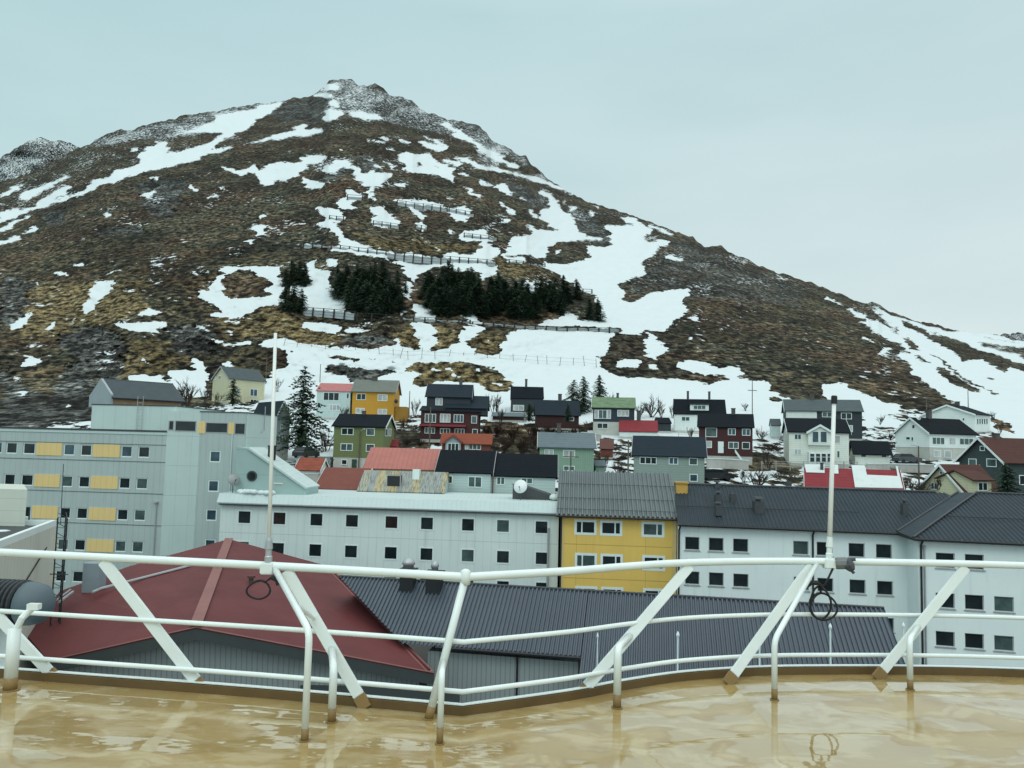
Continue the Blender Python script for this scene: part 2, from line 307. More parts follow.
# around the houses: patchy snow
fill(SN, [(780,412),(1330,400),(1330,700),(-300,700),(-300,470),(190,405),(260,400),(420,416)], .43)
ADD = [
('M1','0,520 60,500 180,455 330,405 440,375 520,335 640,300 760,260 900,235 1030,205 1030,130 960,155 900,170 820,165 760,160 710,185 745,205 730,225 640,255 590,265 560,295 500,315 440,340 450,360 330,395 180,445 60,475 0,495'),
('M1','165,435 250,390 330,340 355,335 300,385 240,420 165,445'),('M1','105,405 120,375 230,335 330,280 340,285 240,350 200,375 130,405'),
('M1','10,390 50,355 105,325 100,345 50,380 15,395'),('M1','-60,590 0,555 50,535 150,490 155,498 90,525 40,560 0,572'),('M1','105,585 200,532 195,560 120,585'),
('M1','-60,660 0,618 60,600 100,590 95,612 40,625 0,640'),('M1','-20,485 60,460 110,448 60,475 0,500'),('M1','730,400 745,380 800,350 785,385'),('M1','520,485 540,475 570,490 545,497'),
('M1','775,300 800,290 830,297 800,312'),('M1','960,330 985,335 1020,365 1000,370'),('M1','795,115 850,112 865,150 810,162 815,140'),('M1','450,205 490,205 480,212'),('M1','390,745 420,738 440,748 410,755'),('M1','680,150 715,145 720,158 690,162'),
('M2','-5,465 130,440 220,410 330,375 450,335 640,300 760,285 890,258 870,252 790,255 700,270 590,295 540,310 470,330 400,345 300,360 340,335 380,305 470,260 540,205 600,180 640,165 650,145 700,110 640,118 560,145 480,160 420,165 340,185 330,215 250,245 180,270 270,265 370,265 390,280 340,305 270,335 210,360 100,378 -5,372'),
('M2','30,320 80,325 90,370 50,370 0,360 0,345'),('M2','360,440 410,450 450,470 520,455 545,430 570,470 620,430 680,420 800,430 800,450 740,490 690,515 620,510 610,540 530,530 560,510 520,470 450,495 400,470'),
('M2','775,395 820,390 900,397 850,415 810,430 780,410'),('M2','790,490 830,505 890,535 880,555 840,545 835,560 800,530'),('M2','890,440 950,430 960,410 1024,430 1024,460 980,440 940,455 935,475 900,470'),
('M2','195,535 215,540 255,570 235,575'),('M2','250,590 290,600 340,580 345,590 300,607'),('M2','365,550 395,545 385,560'),('M2','335,517 358,520 345,528'),('M2','555,690 575,690 580,710 560,710'),
('M2','525,740 560,755 600,745 570,800 555,800'),('M2','715,250 760,232 800,235 780,255'),('M2','895,205 900,165 935,150 990,180 960,195 900,210'),('M2','890,50 920,20 980,25 940,50'),('M2','940,100 970,105 965,140 945,140'),
('M2','830,75 900,70 960,85 900,95'),
('M3','130,260 135,215 170,200 225,230 190,245'),('M3','240,225 300,215 400,235 395,250 330,250'),('M3','-20,340 0,330 120,305 130,310 0,345'),('M3','140,100 200,75 220,85 170,105'),
('M3','405,335 430,340 465,360 440,365'),('M3','330,355 420,370 430,382 340,365'),('M3','515,350 580,372 560,378 515,362'),('M3','595,360 660,375 755,410 740,420 650,395'),
('M3','510,430 560,425 590,435 660,430 700,465 770,490 790,560 800,585 740,560 680,530 600,530 510,515 545,490 515,455'),
('M3','240,480 290,500 310,530 340,530 380,510 385,530 450,525 445,555 400,590 340,595 300,560 260,510'),('M3','125,500 180,460 240,475 180,510 170,525 130,520'),
('M3','0,450 60,440 130,445 90,470 40,480 30,510 0,525'),('M3','20,540 60,555 120,580 105,605 70,600 60,612 30,590'),('M3','370,480 420,500 415,512 380,498'),('M3','340,455 375,460 370,475'),
('M3','415,455 450,480 485,510 460,507'),('M3','745,455 820,480 810,488 760,470'),('M3','800,440 900,475 1030,510 1030,522 900,497 830,465'),('M3','815,520 865,540 850,548 825,538'),
('M3','485,590 530,580 530,603 490,600'),('M3','925,555 980,590 970,600 935,585'),('M3','845,610 900,640 910,655 870,645'),('M3','930,400 1024,440 1024,470 960,430'),('M3','990,590 1024,590 1024,615'),('M3','445,405 490,402 485,414 450,413'),('M3','590,620 610,625 600,632'),('M3','740,655 768,655 765,668'),
('M3','120,560 160,570 150,580'),('M3','780,330 900,370 890,380'),('M3','180,405 212,405 200,414'),
('M4','80,110 110,105 240,150 230,165 130,140'),('M4','280,190 400,230 520,250 620,280 720,300 830,345 900,380 880,385 780,340 680,310 560,270 440,250 330,215'),('M4','230,195 300,215 310,228 260,210'),
('M4','425,150 500,195 600,230 620,250 560,235 470,190'),('M4','305,265 355,290 340,290'),('M4','415,300 470,340 450,345 420,325'),('M4','485,340 540,325 550,345 595,365 560,385 520,365'),
('M4','335,350 380,355 350,365 390,390 370,395 345,375'),('M4','500,405 530,425 560,460 600,480 580,488 545,465'),('M4','540,508 575,515 565,530 540,520'),('M4','610,385 655,408 640,410'),
('M4','645,450 680,470 720,500 690,500 655,475'),('M4','755,405 800,420 840,460 890,500 880,540 920,580 950,600 1024,597 1024,606 900,622 800,625 740,650 740,680 760,700 700,700 640,685 520,690 560,660 580,600 640,600 700,565 720,560 760,570 830,560 780,545 720,500 720,470 770,440'),
('M4','700,345 740,365 790,395 760,410 730,375'),('M4','650,530 720,565 700,575 660,545'),('M4','870,435 910,450 890,462'),('M4','965,460 1015,490 990,494'),('M4','810,405 870,425 850,428'),('M4','980,425 1024,450 1010,455'),
('M4','290,45 330,75 380,125 350,110 280,70'),
('M5','195,95 230,85 240,45 290,60 335,80 300,100 260,110 290,150 240,155 195,130'),('M5','85,145 150,145 220,180 215,215 170,215 140,190 105,170'),
('M5','110,210 150,205 200,230 225,300 265,312 330,345 440,370 540,385 540,400 400,390 250,365 160,365 160,345 210,340 195,300 160,260'),
('M5','350,140 430,135 445,175 510,215 490,245 440,240 370,230 380,190'),('M5','355,50 385,50 390,110 370,90'),('M5','490,95 560,100 720,130 740,160 700,150 600,150 540,140 510,120'),
('M5','560,150 600,155 650,195 620,205 570,170'),('M5','580,225 620,215 655,240 640,270 600,260'),('M5','750,150 800,150 830,135 890,175 860,190 850,215 800,200 750,170'),
('M5','750,235 790,270 765,268'),('M5','800,285 860,255 950,255 960,290 1000,290 1000,315 830,305'),('M5','490,415 540,405 560,370 610,385 700,405 1010,435 1000,470 940,510 900,480 780,455 740,435 680,450 590,490 570,520 530,460'),
('M5','720,400 760,380 890,380 930,340 920,320 960,320 1024,360 1024,385 980,400 1000,420 760,410'),
('M5','40,470 20,450 60,405 90,460 160,465 140,500 160,560 240,590 240,630 210,660 200,690 60,670 0,600 0,545 40,560'),('M5','125,410 165,400 200,430 160,445'),
('M5','520,520 550,520 575,620 545,600'),('M5','580,640 600,630 640,655 680,660 700,710 570,710'),('M5','835,640 870,625 900,640 880,660 900,720 930,735 860,735 840,690'),('M5','490,660 530,680 525,710'),
('M5','0,730 80,730 190,740 200,760 100,765 0,755'),('M5','560,735 640,730 680,770 700,830 640,860 600,800'),('M5','0,330 50,335 40,350 10,345'),('M5','690,350 715,352 700,362'),
('M6','230,290 330,290 330,315 240,315'),('M6','300,440 340,420 390,450 370,480 310,470'),('M6','0,645 100,650 130,665 70,680 30,720 0,700'),('M6','0,725 40,760 60,800 0,800'),
('M6','300,665 700,665 790,690 760,740 740,800 220,800 240,700'),
('N1','220,195 280,180 270,190'),('N1','240,220 320,200 370,210 340,230 260,235'),('N1','110,90 160,90 230,130 180,130'),('N1','250,125 400,175 380,180 260,140'),('N1','340,290 380,285 425,305 400,312 350,300'),
('N1','880,365 970,410 940,405'),('N1','465,600 500,590 520,620 480,610'),('N1','190,730 250,690 310,720 340,765 280,810 230,800'),
('N2','180,215 370,320 380,270 300,190 340,185 430,205 540,235 700,275 800,320 1024,400 1200,480 1600,520 1600,900 1024,900 760,690 640,610 600,590 510,510 460,470 430,420 370,380 400,370 460,385 380,325'),
('N2','0,85 100,125 95,132 0,100'),('N2','130,160 190,190 180,195'),('N2','190,280 230,300 300,350 270,330 200,300'),('N2','160,260 200,275'),('N2','290,345 330,350 310,380 270,390 300,370'),('N2','270,210 330,250 380,290 370,325 300,290 180,215'),
('N2','430,200 560,235 700,270 840,310 1024,330 1200,360 1200,370 1024,345 850,330 690,290'),('N2','-20,530 110,530 160,570 240,590 300,625 410,640 370,670 290,695 190,690 150,640 0,610'),('N2','230,150 280,170 330,200 300,200'),
('N2','700,262 760,262 900,290 1024,310 1024,322 880,300'),
('N3','10,115 100,95 260,125 400,140 560,150 700,135 830,165 1024,140 1024,500 700,480 280,640 0,800 -60,800 0,300 20,200'),('N3','760,15 870,15 890,60 850,110 840,170 800,165 820,110'),('N3','210,10 300,20 410,25 380,70 330,50 250,50'),('N3','440,35 520,50 480,65'),('N3','690,100 725,95 720,130'),
('N4','-20,285 120,210 180,280 270,290 310,270 340,200 400,160 860,160 880,230 800,280 840,350 940,400 1024,400 1024,620 0,620'),('N4','110,150 160,150 200,190 130,210 100,200'),
('N5','0,290 30,370 110,400 230,400 340,405 480,410 560,430 640,410 740,410 880,420 880,460 940,490 1000,520 1000,700 0,700'),('N5','380,330 450,315 540,320 600,350 660,335 740,370 690,410 620,385 540,380 450,360'),
('N5','190,215 260,165 335,240 280,290 230,280 195,240'),('N5','90,320 140,295 200,310 180,345 100,345'),('N5','235,330 290,330 290,355'),('N5','380,185 470,190 460,205 430,190'),('N5','380,230 450,270 400,250'),('N5','-40,160 60,150 40,280 -40,290'),
('N6','640,440 850,465 800,490 650,500'),('N6','0,700 150,720 200,760 0,768'),
('L','395,130 465,128 440,185 410,200 385,260 345,230 375,185'),('L','565,270 590,240 650,255 645,270'),('L','460,300 560,298 685,300 620,335 560,330 500,315'),('L','75,480 85,445 125,435 160,465 110,475'),
('L','200,88 260,98 310,105 240,108'),('L','20,330 60,285 110,262 150,245 100,280 90,310 50,320'),('L','180,320 210,293 220,300 205,325'),('L','535,175 600,155 580,165'),
('L','520,540 540,510 640,515 700,545 690,490 850,495 850,600 720,600 690,555 600,545'),('L','785,440 815,440 840,490 800,495'),('L','570,430 615,460 600,462'),('L','50,515 100,535 70,532'),('L','80,575 110,580 100,595'),
('L','250,635 280,632 260,645'),('L','130,130 158,128 140,142'),('L','845,365 920,385 1021,380 1021,390 930,388'),('L','905,455 950,460 965,475 910,470'),('L','310,65 345,62 335,72'),
('N7','245,140 330,138 420,140 570,140 560,180 590,220 560,270 540,290 590,310 550,330 450,345 400,380 330,395 220,395 210,380 270,370 270,345 200,320 140,290 150,255 200,270 220,240 260,175 280,180'),
('N7','690,140 720,130 730,100 755,150 820,155 800,220 830,260 910,290 900,330 880,370 700,345 690,310 600,255 630,230 700,250 710,200'),('N7','795,105 830,95 865,125 830,130'),('N7','375,0 435,0 405,30'),
('N7','680,420 760,430 870,435 860,480 800,470 740,455 700,455'),('N7','900,445 980,465 960,475'),('N7','190,505 330,530 430,515 420,540 340,535 230,520'),('N7','280,465 340,485 310,485'),('N7','115,435 190,445 150,450'),
('N7','120,600 150,610 190,655 140,670 110,640'),('N7','265,630 290,618 340,645 280,648'),
]
for c, s in ADD: fill(SN, poly_px(c, s), 1.)
for a_ in (('M1', '-60,530 0,508 180,450 330,400 440,365 520,328 640,285 760,235', 2.6), ('M1', '-30,575 50,535 155,492', 2.2), ('N2', '430,205 560,238 700,272 840,312 1024,338', 3.), ('N2', '270,150 330,195 400,240 480,275', 2.4), ('M4', '240,15 330,80 420,150 520,205', 3.), ('N2', '130,150 230,215 300,262 370,320', 2.6), ('M3', '640,335 760,400', 2.4), ('M1', '165,440 250,395 350,338', 2.)): stroke(*a_)
# the big snowfield right of the plantation
big = poly_px('M6','760,130 770,200 770,230 740,245 640,235 650,270 665,290 640,305 520,330 440,325 440,350 520,385 540,400 590,430 620,460 680,480 720,560 730,580 640,630 600,600 540,570 520,610 430,620 400,640 830,655 830,680') + \
  poly_px('N1','100,685 220,690 230,660 340,670 350,640 440,570 420,510 480,455 380,460 250,490 160,520 110,510 120,470 90,440 170,400 240,380 220,350 190,320 280,280 300,240 215,195 250,150 220,135')
fill(SN, big, 1.)
SUB = [('M3','595,475 630,475 635,500 600,495'),('M3','690,490 730,490 720,505'),('M6','430,245 500,215 600,215 640,255 665,290 560,325 470,320 440,280'),
('N7','285,180 330,155 400,155 450,180 520,205 520,240 470,250 520,290 400,295 300,300 240,265 280,245 275,200'),
('N3','310,225 420,230 560,250 740,265 620,290 600,305 480,320 430,290 330,270'),('N3','310,185 400,180 510,200 490,215 340,195'),('N3','530,190 610,200 560,210'),('N3','130,150 195,165 150,175'),
('N3','740,240 820,210 940,225 1024,220 1024,300 960,275 900,320 850,340 760,330 800,290 830,270 740,265'),('N3','-60,135 90,140 130,180 130,230 60,270 30,300 -60,300'),('N3','640,205 720,215 680,225'),
('N4','-20,320 120,320 260,340 310,385 355,430 340,470 240,470 180,420 -20,420'),('N4','860,190 960,180 1060,170 1060,300 940,300 890,290 850,260'),('N4','840,350 1024,340 1024,390 950,405 880,385'),('N4','130,210 200,190 260,170 340,170 330,220 300,280 240,270 190,280 150,230'),
('N5','855,500 930,495 920,520 870,520'),('N5','810,565 940,562 900,572'),
('N2','550,445 600,450 680,490 760,540 800,580 720,560 640,520'),('N2','500,350 600,410 720,490 830,560 900,590 860,590 740,520 600,430'),
('N2','380,205 450,220 540,280 640,290 760,340 900,390 1024,430 1200,480 1200,500 1024,470 940,450 910,480 840,440 800,410 720,420 660,380 560,310 440,260'),('N2','780,315 860,325 990,340 900,335 840,345'),
('N2','390,285 470,325 500,370 440,350'),('N2','430,370 520,410 560,440 480,410'),('N2','820,490 870,512 840,515'),('N2','280,140 420,180 700,262 640,262 420,200 330,180'),('N2','450,225 520,255 640,285 560,275'),
('N2','860,665 890,685 870,690'),('N2','830,690 960,740 990,790 900,770'),('M5','1080,210 1100,220 1090,230')]
for c, s in SUB: fill(SN, poly_px(c, s), 0.)
ISL = [('N4','230,345 300,350 280,362'),('N4','160,350 220,352 200,368'),('N4','30,350 70,348 60,372'),('N4','260,420 320,425 300,445'),('N3','860,245 930,250 900,270'),('N3','960,275 1020,280 1000,300'),('N4','240,190 265,200 250,215'),('M6','475,260 500,250 505,270 485,280')]
for c, s in ISL: fill(SN, poly_px(c, s), 1.)
for pl_ in ([(478,420),(545,424),(590,424),(584,452),(530,456),(478,456)], [(385,430),(425,432),(425,449),(385,447)], [(742,450),(802,462),(802,474),(742,470)], [(560,458),(600,456),(600,470),(560,472)]): fill(SN, pl_, .16)
SN = .60*blur(SN, 1)+.40*blur(SN, 8)
RO = blank()
ROCK = [('M2','640,165 740,95 900,85 965,90 930,150 890,210 780,230 640,200'),('M1','730,330 830,300 930,310 930,400 860,490 760,490 730,420'),('M1','200,470 330,450 340,540 220,540'),('M1','480,550 720,540 740,580 500,600'),
('N1','380,200 520,230 640,290 1024,420 1024,560 700,520 430,500 220,480 100,490 200,400 350,260'),('N1','0,140 45,140 50,230 0,245'),('M6','590,90 740,90 770,220 640,220 600,150'),('M4','620,320 760,400 770,440 680,460 560,330'),
('L','0,100 110,110 100,260 0,330'),('L','230,370 330,300 480,320 510,400 500,520 370,540 370,730 0,720 0,470 80,540 230,600 300,450'),('L','640,310 840,310 880,430 700,360'),('N3','480,70 700,70 690,140 500,130 430,100'),
('N7','0,440 120,430 200,480 180,560 60,580 0,560'),('N3','310,225 420,230 560,250 740,265 620,290 480,320 330,270'),('M3','0,150 150,150 130,260 0,280'),('M3','130,480 250,500 180,560 120,540'),('M3','240,440 370,440 400,520 300,530'),('M4','900,500 1024,470 1024,560 940,590'),
('L','480,720 430,640 510,560 560,600'),('N4','500,600 720,600 720,700 500,700')]
for c, s in ROCK: fill(RO, poly_px(c, s), .62 if s.startswith('380,200 520') else 1.)
for c, s in SPRINK: fill(RO, poly_px(c, s), .85)
RO = blur(RO, 5)
GR = blank(.12)
fill(GR, [(-300,240),(200,240),(330,265),(330,400),(-300,440)], .38)
fill(GR, [(690,300),(780,290),(900,330),(960,400),(900,425),(700,410),(640,370)], .34)
fill(GR, [(-300,420),(1330,420),(1330,700),(-300,700)], .4)
GRASS = [('L','100,150 600,120 600,260 460,290 230,360 60,350 120,230'),('L','510,370 700,370 780,440 690,490 520,530'),('N7','300,360 560,350 650,420 870,480 800,520 480,500 250,480'),('N3','740,210 1024,200 1024,340 740,340'),
('N3','700,20 820,20 830,160 740,150'),('N3','860,30 1024,30 1024,190 860,190'),('M6','40,680 240,660 220,768 40,768'),('M6','180,290 440,340 540,390 450,420 200,400'),('M5','240,260 700,330 920,320 900,370 600,390 330,330'),('N4','-40,320 310,385 355,470 0,470'),
('N3','190,60 440,60 430,130 260,110'),('N2','300,680 420,640 440,720 300,720'),('N4','130,200 340,170 300,280 170,280')]
for c, s in GRASS: fill(GR, poly_px(c, s), .85)
GR = blur(GR, 6)
# ---- mesh
def samp(A, x, y):
    u = np.clip(x-X0-.5, 0, NX-1.001); v = np.clip(y-Y0-.5, 0, NY-1.001); i = u.astype(int); j = v.astype(int); fu = u-i; fv = v-j
    return (A[j, i]*(1-fu)+A[j, i+1]*fu)*(1-fv)+(A[j+1, i]*(1-fu)+A[j+1, i+1]*fu)*fv
cx = np.arange(-290, 1300, 1.2); nr = 330
vv = np.concatenate([np.linspace(0, 1, 14)[:-1]*.0, np.linspace(0, 1, nr)])
FRONT = 1
def grid_mesh(name, X, Y, D, attrs, mat, extra=None):
    R_, C_ = X.shape
    dxr = np.array(RT); dup = np.array(UP); dfw = np.array(fw)
    d = dfw[None, None]*F_PX + dxr[None, None]*(X-512)[..., None] - dup[None, None]*(Y-384)[..., None]
    P = np.array(CAM)[None, None] + d*(D/d[..., 1])[..., None]
    if extra is not None: P = extra(P)
    R_ = P.shape[0]
    me = bpy.data.meshes.new(name); n = R_*C_
    idx = np.arange(n).reshape(R_, C_)
    q = np.stack([idx[:-1, :-1], idx[:-1, 1:], idx[1:, 1:], idx[1:, :-1]], -1).reshape(-1, 4)
    me.vertices.add(n); me.vertices.foreach_set('co', P.reshape(-1).astype(np.float32))
    me.loops.add(q.size); me.loops.foreach_set('vertex_index', q.reshape(-1).astype(np.int32))
    me.polygons.add(len(q)); me.polygons.foreach_set('loop_start', np.arange(0, q.size, 4, dtype=np.int32))
    me.polygons.foreach_set('use_smooth', np.ones(len(q), bool)); me.update(calc_edges=True)
    for k, A in attrs.items():
        at = me.attributes.new(k, 'FLOAT', 'POINT'); at.data.foreach_set('value', (np.concatenate([A[:1]]*FRONT+[A]+[A[-1:]]*(R_-FRONT-A.shape[0]), 0)).reshape(-1).astype(np.float32))
    me.materials.append(mat); o = bpy.data.objects.new(name, me); COL.objects.link(o); return o
yr = ridge_y(cx) + fbm(cx/7., cx*0, 3, 3)*5.
v = np.concatenate([-np.linspace(1, 0, 26)[:-1]**1.0, np.linspace(0, 1, nr)])[:, None]
ybase = 500.
X = np.repeat(cx[None], len(v), 0)
Y = np.where(v < 0, ybase - v*(17.+HS*(X-512)), ybase + v*(yr[None]-ybase))
D = hill_depth(X, Y)
WX = 12*fbm(X/13., Y/2.6, 71, 4)+7*fbm(X/5., Y/1.7, 73, 2)+10*fbm(X/34., Y/14., 77, 3); WY = 2.6*fbm(X/9., Y/5., 83, 4)+3*fbm(X/30., Y/15., 87, 2)
rock = samp(RO, X+WX*2.2+14*fbm(X/40., Y/30., 91, 3), Y+WY*2.5); fade = np.clip((HC+HS*(X-512)-Y-45)/30., 0, 1)*np.clip((Y-yr[None])/12., .15, 1)
D = D*(1+fade*(.06*fbm(X/70., Y/45., 21, 5) + .05*rock*np.abs(fbm(X/14., Y/11., 5, 3)) + .012*fbm(X/7., Y/3., 9, 3)))
def tail(P):  # the far side of the mountain
    fr = P[0].copy(); fr[:, 2] = -.5
    last = P[-1]; out = [fr[None], P]
    for k, (dy, dz) in enumerate(((12, -3), (60, -30), (250, -140), (500, -330))):
        q_ = last.copy(); f = (last[:, 1:2]+dy)/last[:, 1:2]; q_[:, 0:1] *= f; q_[:, 1] += dy; q_[:, 2] = np.maximum(q_[:, 2]+dz, -20-k); out.append(q_[None])
    return np.concatenate(out, 0)
mt, nt, b = nodes('hillside_ground')
p = coords(nt); pst = coords(nt, (.16, .1, .42))
def att(k):
    n = nd(nt, 'ShaderNodeAttribute', attribute_name=k); return n.outputs['Fac']
nA = noise(nt, p, .22, 6, .6); nB = noise(nt, p, 1.1, 3, .6); nS = noise(nt, pst, 1.3, 6, .68); nF = noise(nt, coords(nt, (.7, .4, 1.6)), 1.2, 5, .7); nL = noise(nt, p, .02, 4)
nD = noise(nt, p, .045, 5, .62); nS2 = noise(nt, coords(nt, (.3, .15, 1.1)), 1.6, 5, .7)
heath = mixc(nt, ramp(nt, nS, .36, .64), (.014, .0145, .009), (.066, .058, .036)); heath = mixc(nt, math_n(nt, 'MULTIPLY', ramp(nt, nS2, .5, .68), .7), heath, (.115, .110, .076)); heath = mixc(nt, math_n(nt, 'MULTIPLY', ramp(nt, nD, .48, .62), .6), heath, (.015, .020, .013))
heath = mixc(nt, ramp(nt, nL, .35, .65), heath, (.05, .045, .026), 'MIX') if False else heath
och = mixc(nt, ramp(nt, nF, .3, .7), (.040, .034, .017), (.165, .125, .060))
rust = math_n(nt, 'MULTIPLY', ramp(nt, noise(nt, coords(nt, (.6, .5, 1.3)), .05, 5, .6), .46, .62), .65); heath = mixc(nt, rust, heath, mixc(nt, ramp(nt, nS2, .4, .65), (.028, .017, .011), (.105, .062, .036)))
gsel = ramp(nt, math_n(nt, 'ADD', att('grass'), math_n(nt, 'MULTIPLY', math_n(nt, 'SUBTRACT', nS, .5), 1.9)), .3, .85)
c = mixc(nt, gsel, heath, och)
rockc = mixc(nt, ramp(nt, nF, .3, .72), (.008, .012, .012), (.088, .092, .086))
v2 = nd(nt, 'ShaderNodeTexVoronoi'); v2.inputs['Scale'].default_value = .16; v2.inputs['Randomness'].default_value = 1.; wp = nd(nt, 'ShaderNodeVectorMath', operation='ADD'); wn = nd(nt, 'ShaderNodeTexNoise'); wn.inputs['Scale'].default_value = .25; wn.inputs['Detail'].default_value = 3; nt.links.new(p, wn.inputs['Vector']); ws = nd(nt, 'ShaderNodeVectorMath', operation='SCALE'); nt.links.new(wn.outputs['Color'], ws.inputs[0]); ws.inputs['Scale'].default_value = 9.; nt.links.new(p, wp.inputs[0]); nt.links.new(ws.outputs[0], wp.inputs[1]); nt.links.new(wp.outputs[0], v2.inputs['Vector'])
sv = nd(nt, 'ShaderNodeSeparateXYZ'); nt.links.new(v2.outputs['Color'], sv.inputs[0]); kv = nd(nt, 'ShaderNodeMapRange'); nt.links.new(sv.outputs[0], kv.inputs[0]); kv.inputs[3].default_value = .25; kv.inputs[4].default_value = 1.9; rs = nd(nt, 'ShaderNodeVectorMath', operation='SCALE'); nt.links.new(rockc, rs.inputs[0]); nt.links.new(kv.outputs[0], rs.inputs['Scale']); rockc = rs.outputs[0]
rsel = ramp(nt, math_n(nt, 'ADD', att('rock'), math_n(nt, 'MULTIPLY', math_n(nt, 'SUBTRACT', nA, .5), 1.2)), .35, .75)
c = mixc(nt, math_n(nt, 'MULTIPLY', rsel, .85), c, rockc)
# boulders: small pale flecks
vo = nd(nt, 'ShaderNodeTexVoronoi'); vo.inputs['Scale'].default_value = .45; nt.links.new(p, vo.inputs['Vector'])
c = mixc(nt, math_n(nt, 'MULTIPLY', math_n(nt, 'LESS_THAN', vo.outputs['Distance'], .28), math_n(nt, 'MULTIPLY', ramp(nt, nA, .45, .6), .5)), c, (.17, .165, .15))
nX = noise(nt, coords(nt, (.46, .3, .75)), 1.0, 4, .66)
k_ = nd(nt, 'ShaderNodeMapRange'); nt.links.new(ramp(nt, nX, .38, .66), k_.inputs[0]); k_.inputs[3].default_value = .10; k_.inputs[4].default_value = 2.4  # crevice darkening and pale flecks multiplied into the ground colour
big_ = nd(nt, 'ShaderNodeMapRange'); nt.links.new(ramp(nt, noise(nt, coords(nt, (1, .8, 1.4)), .028, 6, .62), .40, .60), big_.inputs[0]); big_.inputs[3].default_value = .58; big_.inputs[4].default_value = 1.3
sb_ = nd(nt, 'ShaderNodeVectorMath', operation='SCALE'); nt.links.new(c, sb_.inputs[0]); nt.links.new(big_.outputs[0], sb_.inputs['Scale']); c = sb_.outputs[0]
sc_ = nd(nt, 'ShaderNodeVectorMath', operation='SCALE'); nt.links.new(c, sc_.inputs[0]); nt.links.new(k_.outputs[0], sc_.inputs['Scale']); c = sc_.outputs[0]
sraw = math_n(nt, 'ADD', att('snow'), math_n(nt, 'ADD', math_n(nt, 'MULTIPLY', math_n(nt, 'SUBTRACT', nA, .5), .75), math_n(nt, 'MULTIPLY', math_n(nt, 'SUBTRACT', nX, .5), 1.35)))
ssel = ramp(nt, sraw, .41, .47)
snowc = mixc(nt, nA, (.55, .60, .605), (.61, .665, .67))
c = mixc(nt, ssel, c, snowc)
nt.links.new(c, b.inputs['Base Color']); b.inputs['Roughness'].default_value = .9; b.inputs['Specular IOR Level'].default_value = .1
hgt = math_n(nt, 'ADD', math_n(nt, 'MULTIPLY', nX, math_n(nt, 'SUBTRACT', 1.05, ssel)), math_n(nt, 'MULTIPLY', ssel, .55))
bp = nd(nt, 'ShaderNodeBump'); bp.inputs['Strength'].default_value = .9; bp.inputs['Distance'].default_value = 1.6
nt.links.new(hgt, bp.inputs['Height']); nt.links.new(bp.outputs[0], b.inputs['Normal'])
HILLM = mt
o = grid_mesh('hillside', X, Y, D, dict(snow=samp(SN, X+WX, Y+WY), rock=rock, grass=samp(GR, X+WX*2, Y+WY*2.5)), mt, tail); o['kind'] = 'structure'
# far peaks behind the shoulders
FRONT = 0
def far_hill(name, rid, D0, base, seed):
    xs = np.arange(rid[0][0], rid[-1][0]+.1, 1.5); a, b_ = np.array(rid, float).T; yy = np.interp(xs, a, b_)+fbm(xs/5., xs*0, seed, 3)*4
    vv_ = np.linspace(0, 1, 60)[:, None]; X_ = np.repeat(xs[None], 60, 0); Y_ = base+vv_*(yy[None]-base)
    D_ = D0*(1+.3*vv_)*(1+.05*fbm(X_/20., Y_/15., seed+4, 4))
    ob = grid_mesh(name, X_, Y_, D_, dict(snow=.36+.5*fbm(X_/18., Y_/7., seed+9, 4), rock=np.full(X_.shape, .9), grass=np.full(X_.shape, .1)), HILLM, lambda P: np.concatenate([P, (P[-1]*np.array([1.2, 1.25, .3]))[None]], 0))
    ob['kind'] = 'structure'
far_hill('far_peak', [(-200,200),(-60,182),(0,158),(12,151),(24,144),(36,138),(44,138),(52,141),(62,140),(70,143),(80,148),(100,160),(140,190)], 1000., 260, 31)
far_hill('far_ridge', [(960,352),(985,342),(1005,334),(1020,333),(1040,334),(1100,340),(1300,350)], 1150., 400, 47)
# flat ground of the quay and street
mb = MB(); mb.poly([(-3000, -400, 0), (3000, -400, 0), (3000, 4500, 0), (-3000, 4500, 0)])
g = mb.build('ground', MAT('street_ground', (.06, .06, .058), .85, .4, .15, streak=0, bump=.3)); g['kind'] = 'structure'
# ------------------------------------------------------------------ big buildings along the street
def gableless_roof(mb, pts, h): pass
M_A = MAT('grey_panel', (.405, .48, .465), .6, .06, .5, streak=.3, lines=[(0, .62, .03, .35)])
M_AL = MAT('pale_grey_panel', (.50, .61, .585), .6, .05, .5, streak=.18, lines=[(0, 1.25, .03, .3), (2, 3.0, .05, .35)])
M_YP = MAT('yellow_panel', (.74, .55, .24), .6, .06, .5, streak=.15, lines=[(0, .62, .03, .3)])
M_B = MAT('aqua_white_panel', (.64, .72, .70), .55, .05, .5, streak=.3, lines=[(0, .78, .025, .32), (2, 2.95, .05, .4)])
M_BF = MAT('pale_metal_fascia', (.50, .59, .58), .5, .06, .6, streak=.12, lines=[(0, .45, .02, .3)])
M_Y = MAT('yellow_plaster', (.74, .50, .13), .75, .07, .5, streak=.2, lines=[(0, 6.2, .04, .5), (2, 3.03, .06, .6)])
M_E = MAT('white_plaster', (.73, .80, .785), .75, .05, .4, streak=.26)
M_FLAT = MAT('felt_roof', (.07, .075, .078), .9, .25, .6, streak=0)
M_RD = MAT('dark_corrugated_metal', (.030, .042, .050), .55, .14, .5, spec=.12, streak=.12)
M_RD2 = MAT('weathered_corrugated_metal', (.10, .125, .13), .5, .18, .5, spec=.5, streak=.2)
M_RED = MAT('red_sheet_metal', (.125, .036, .037), .55, .26, .3, spec=.12, streak=.2)
M_REDL = MAT('faded_red_flashing', (.23, .10, .09), .55, .2, .6, streak=.2)
def opening_rows(F, cols, rows):
    return [F.rect(x0, F_y(F, x0, y0), x1, F_y(F, x1, y1)) for (y0, y1) in rows for (x0, x1) in cols]
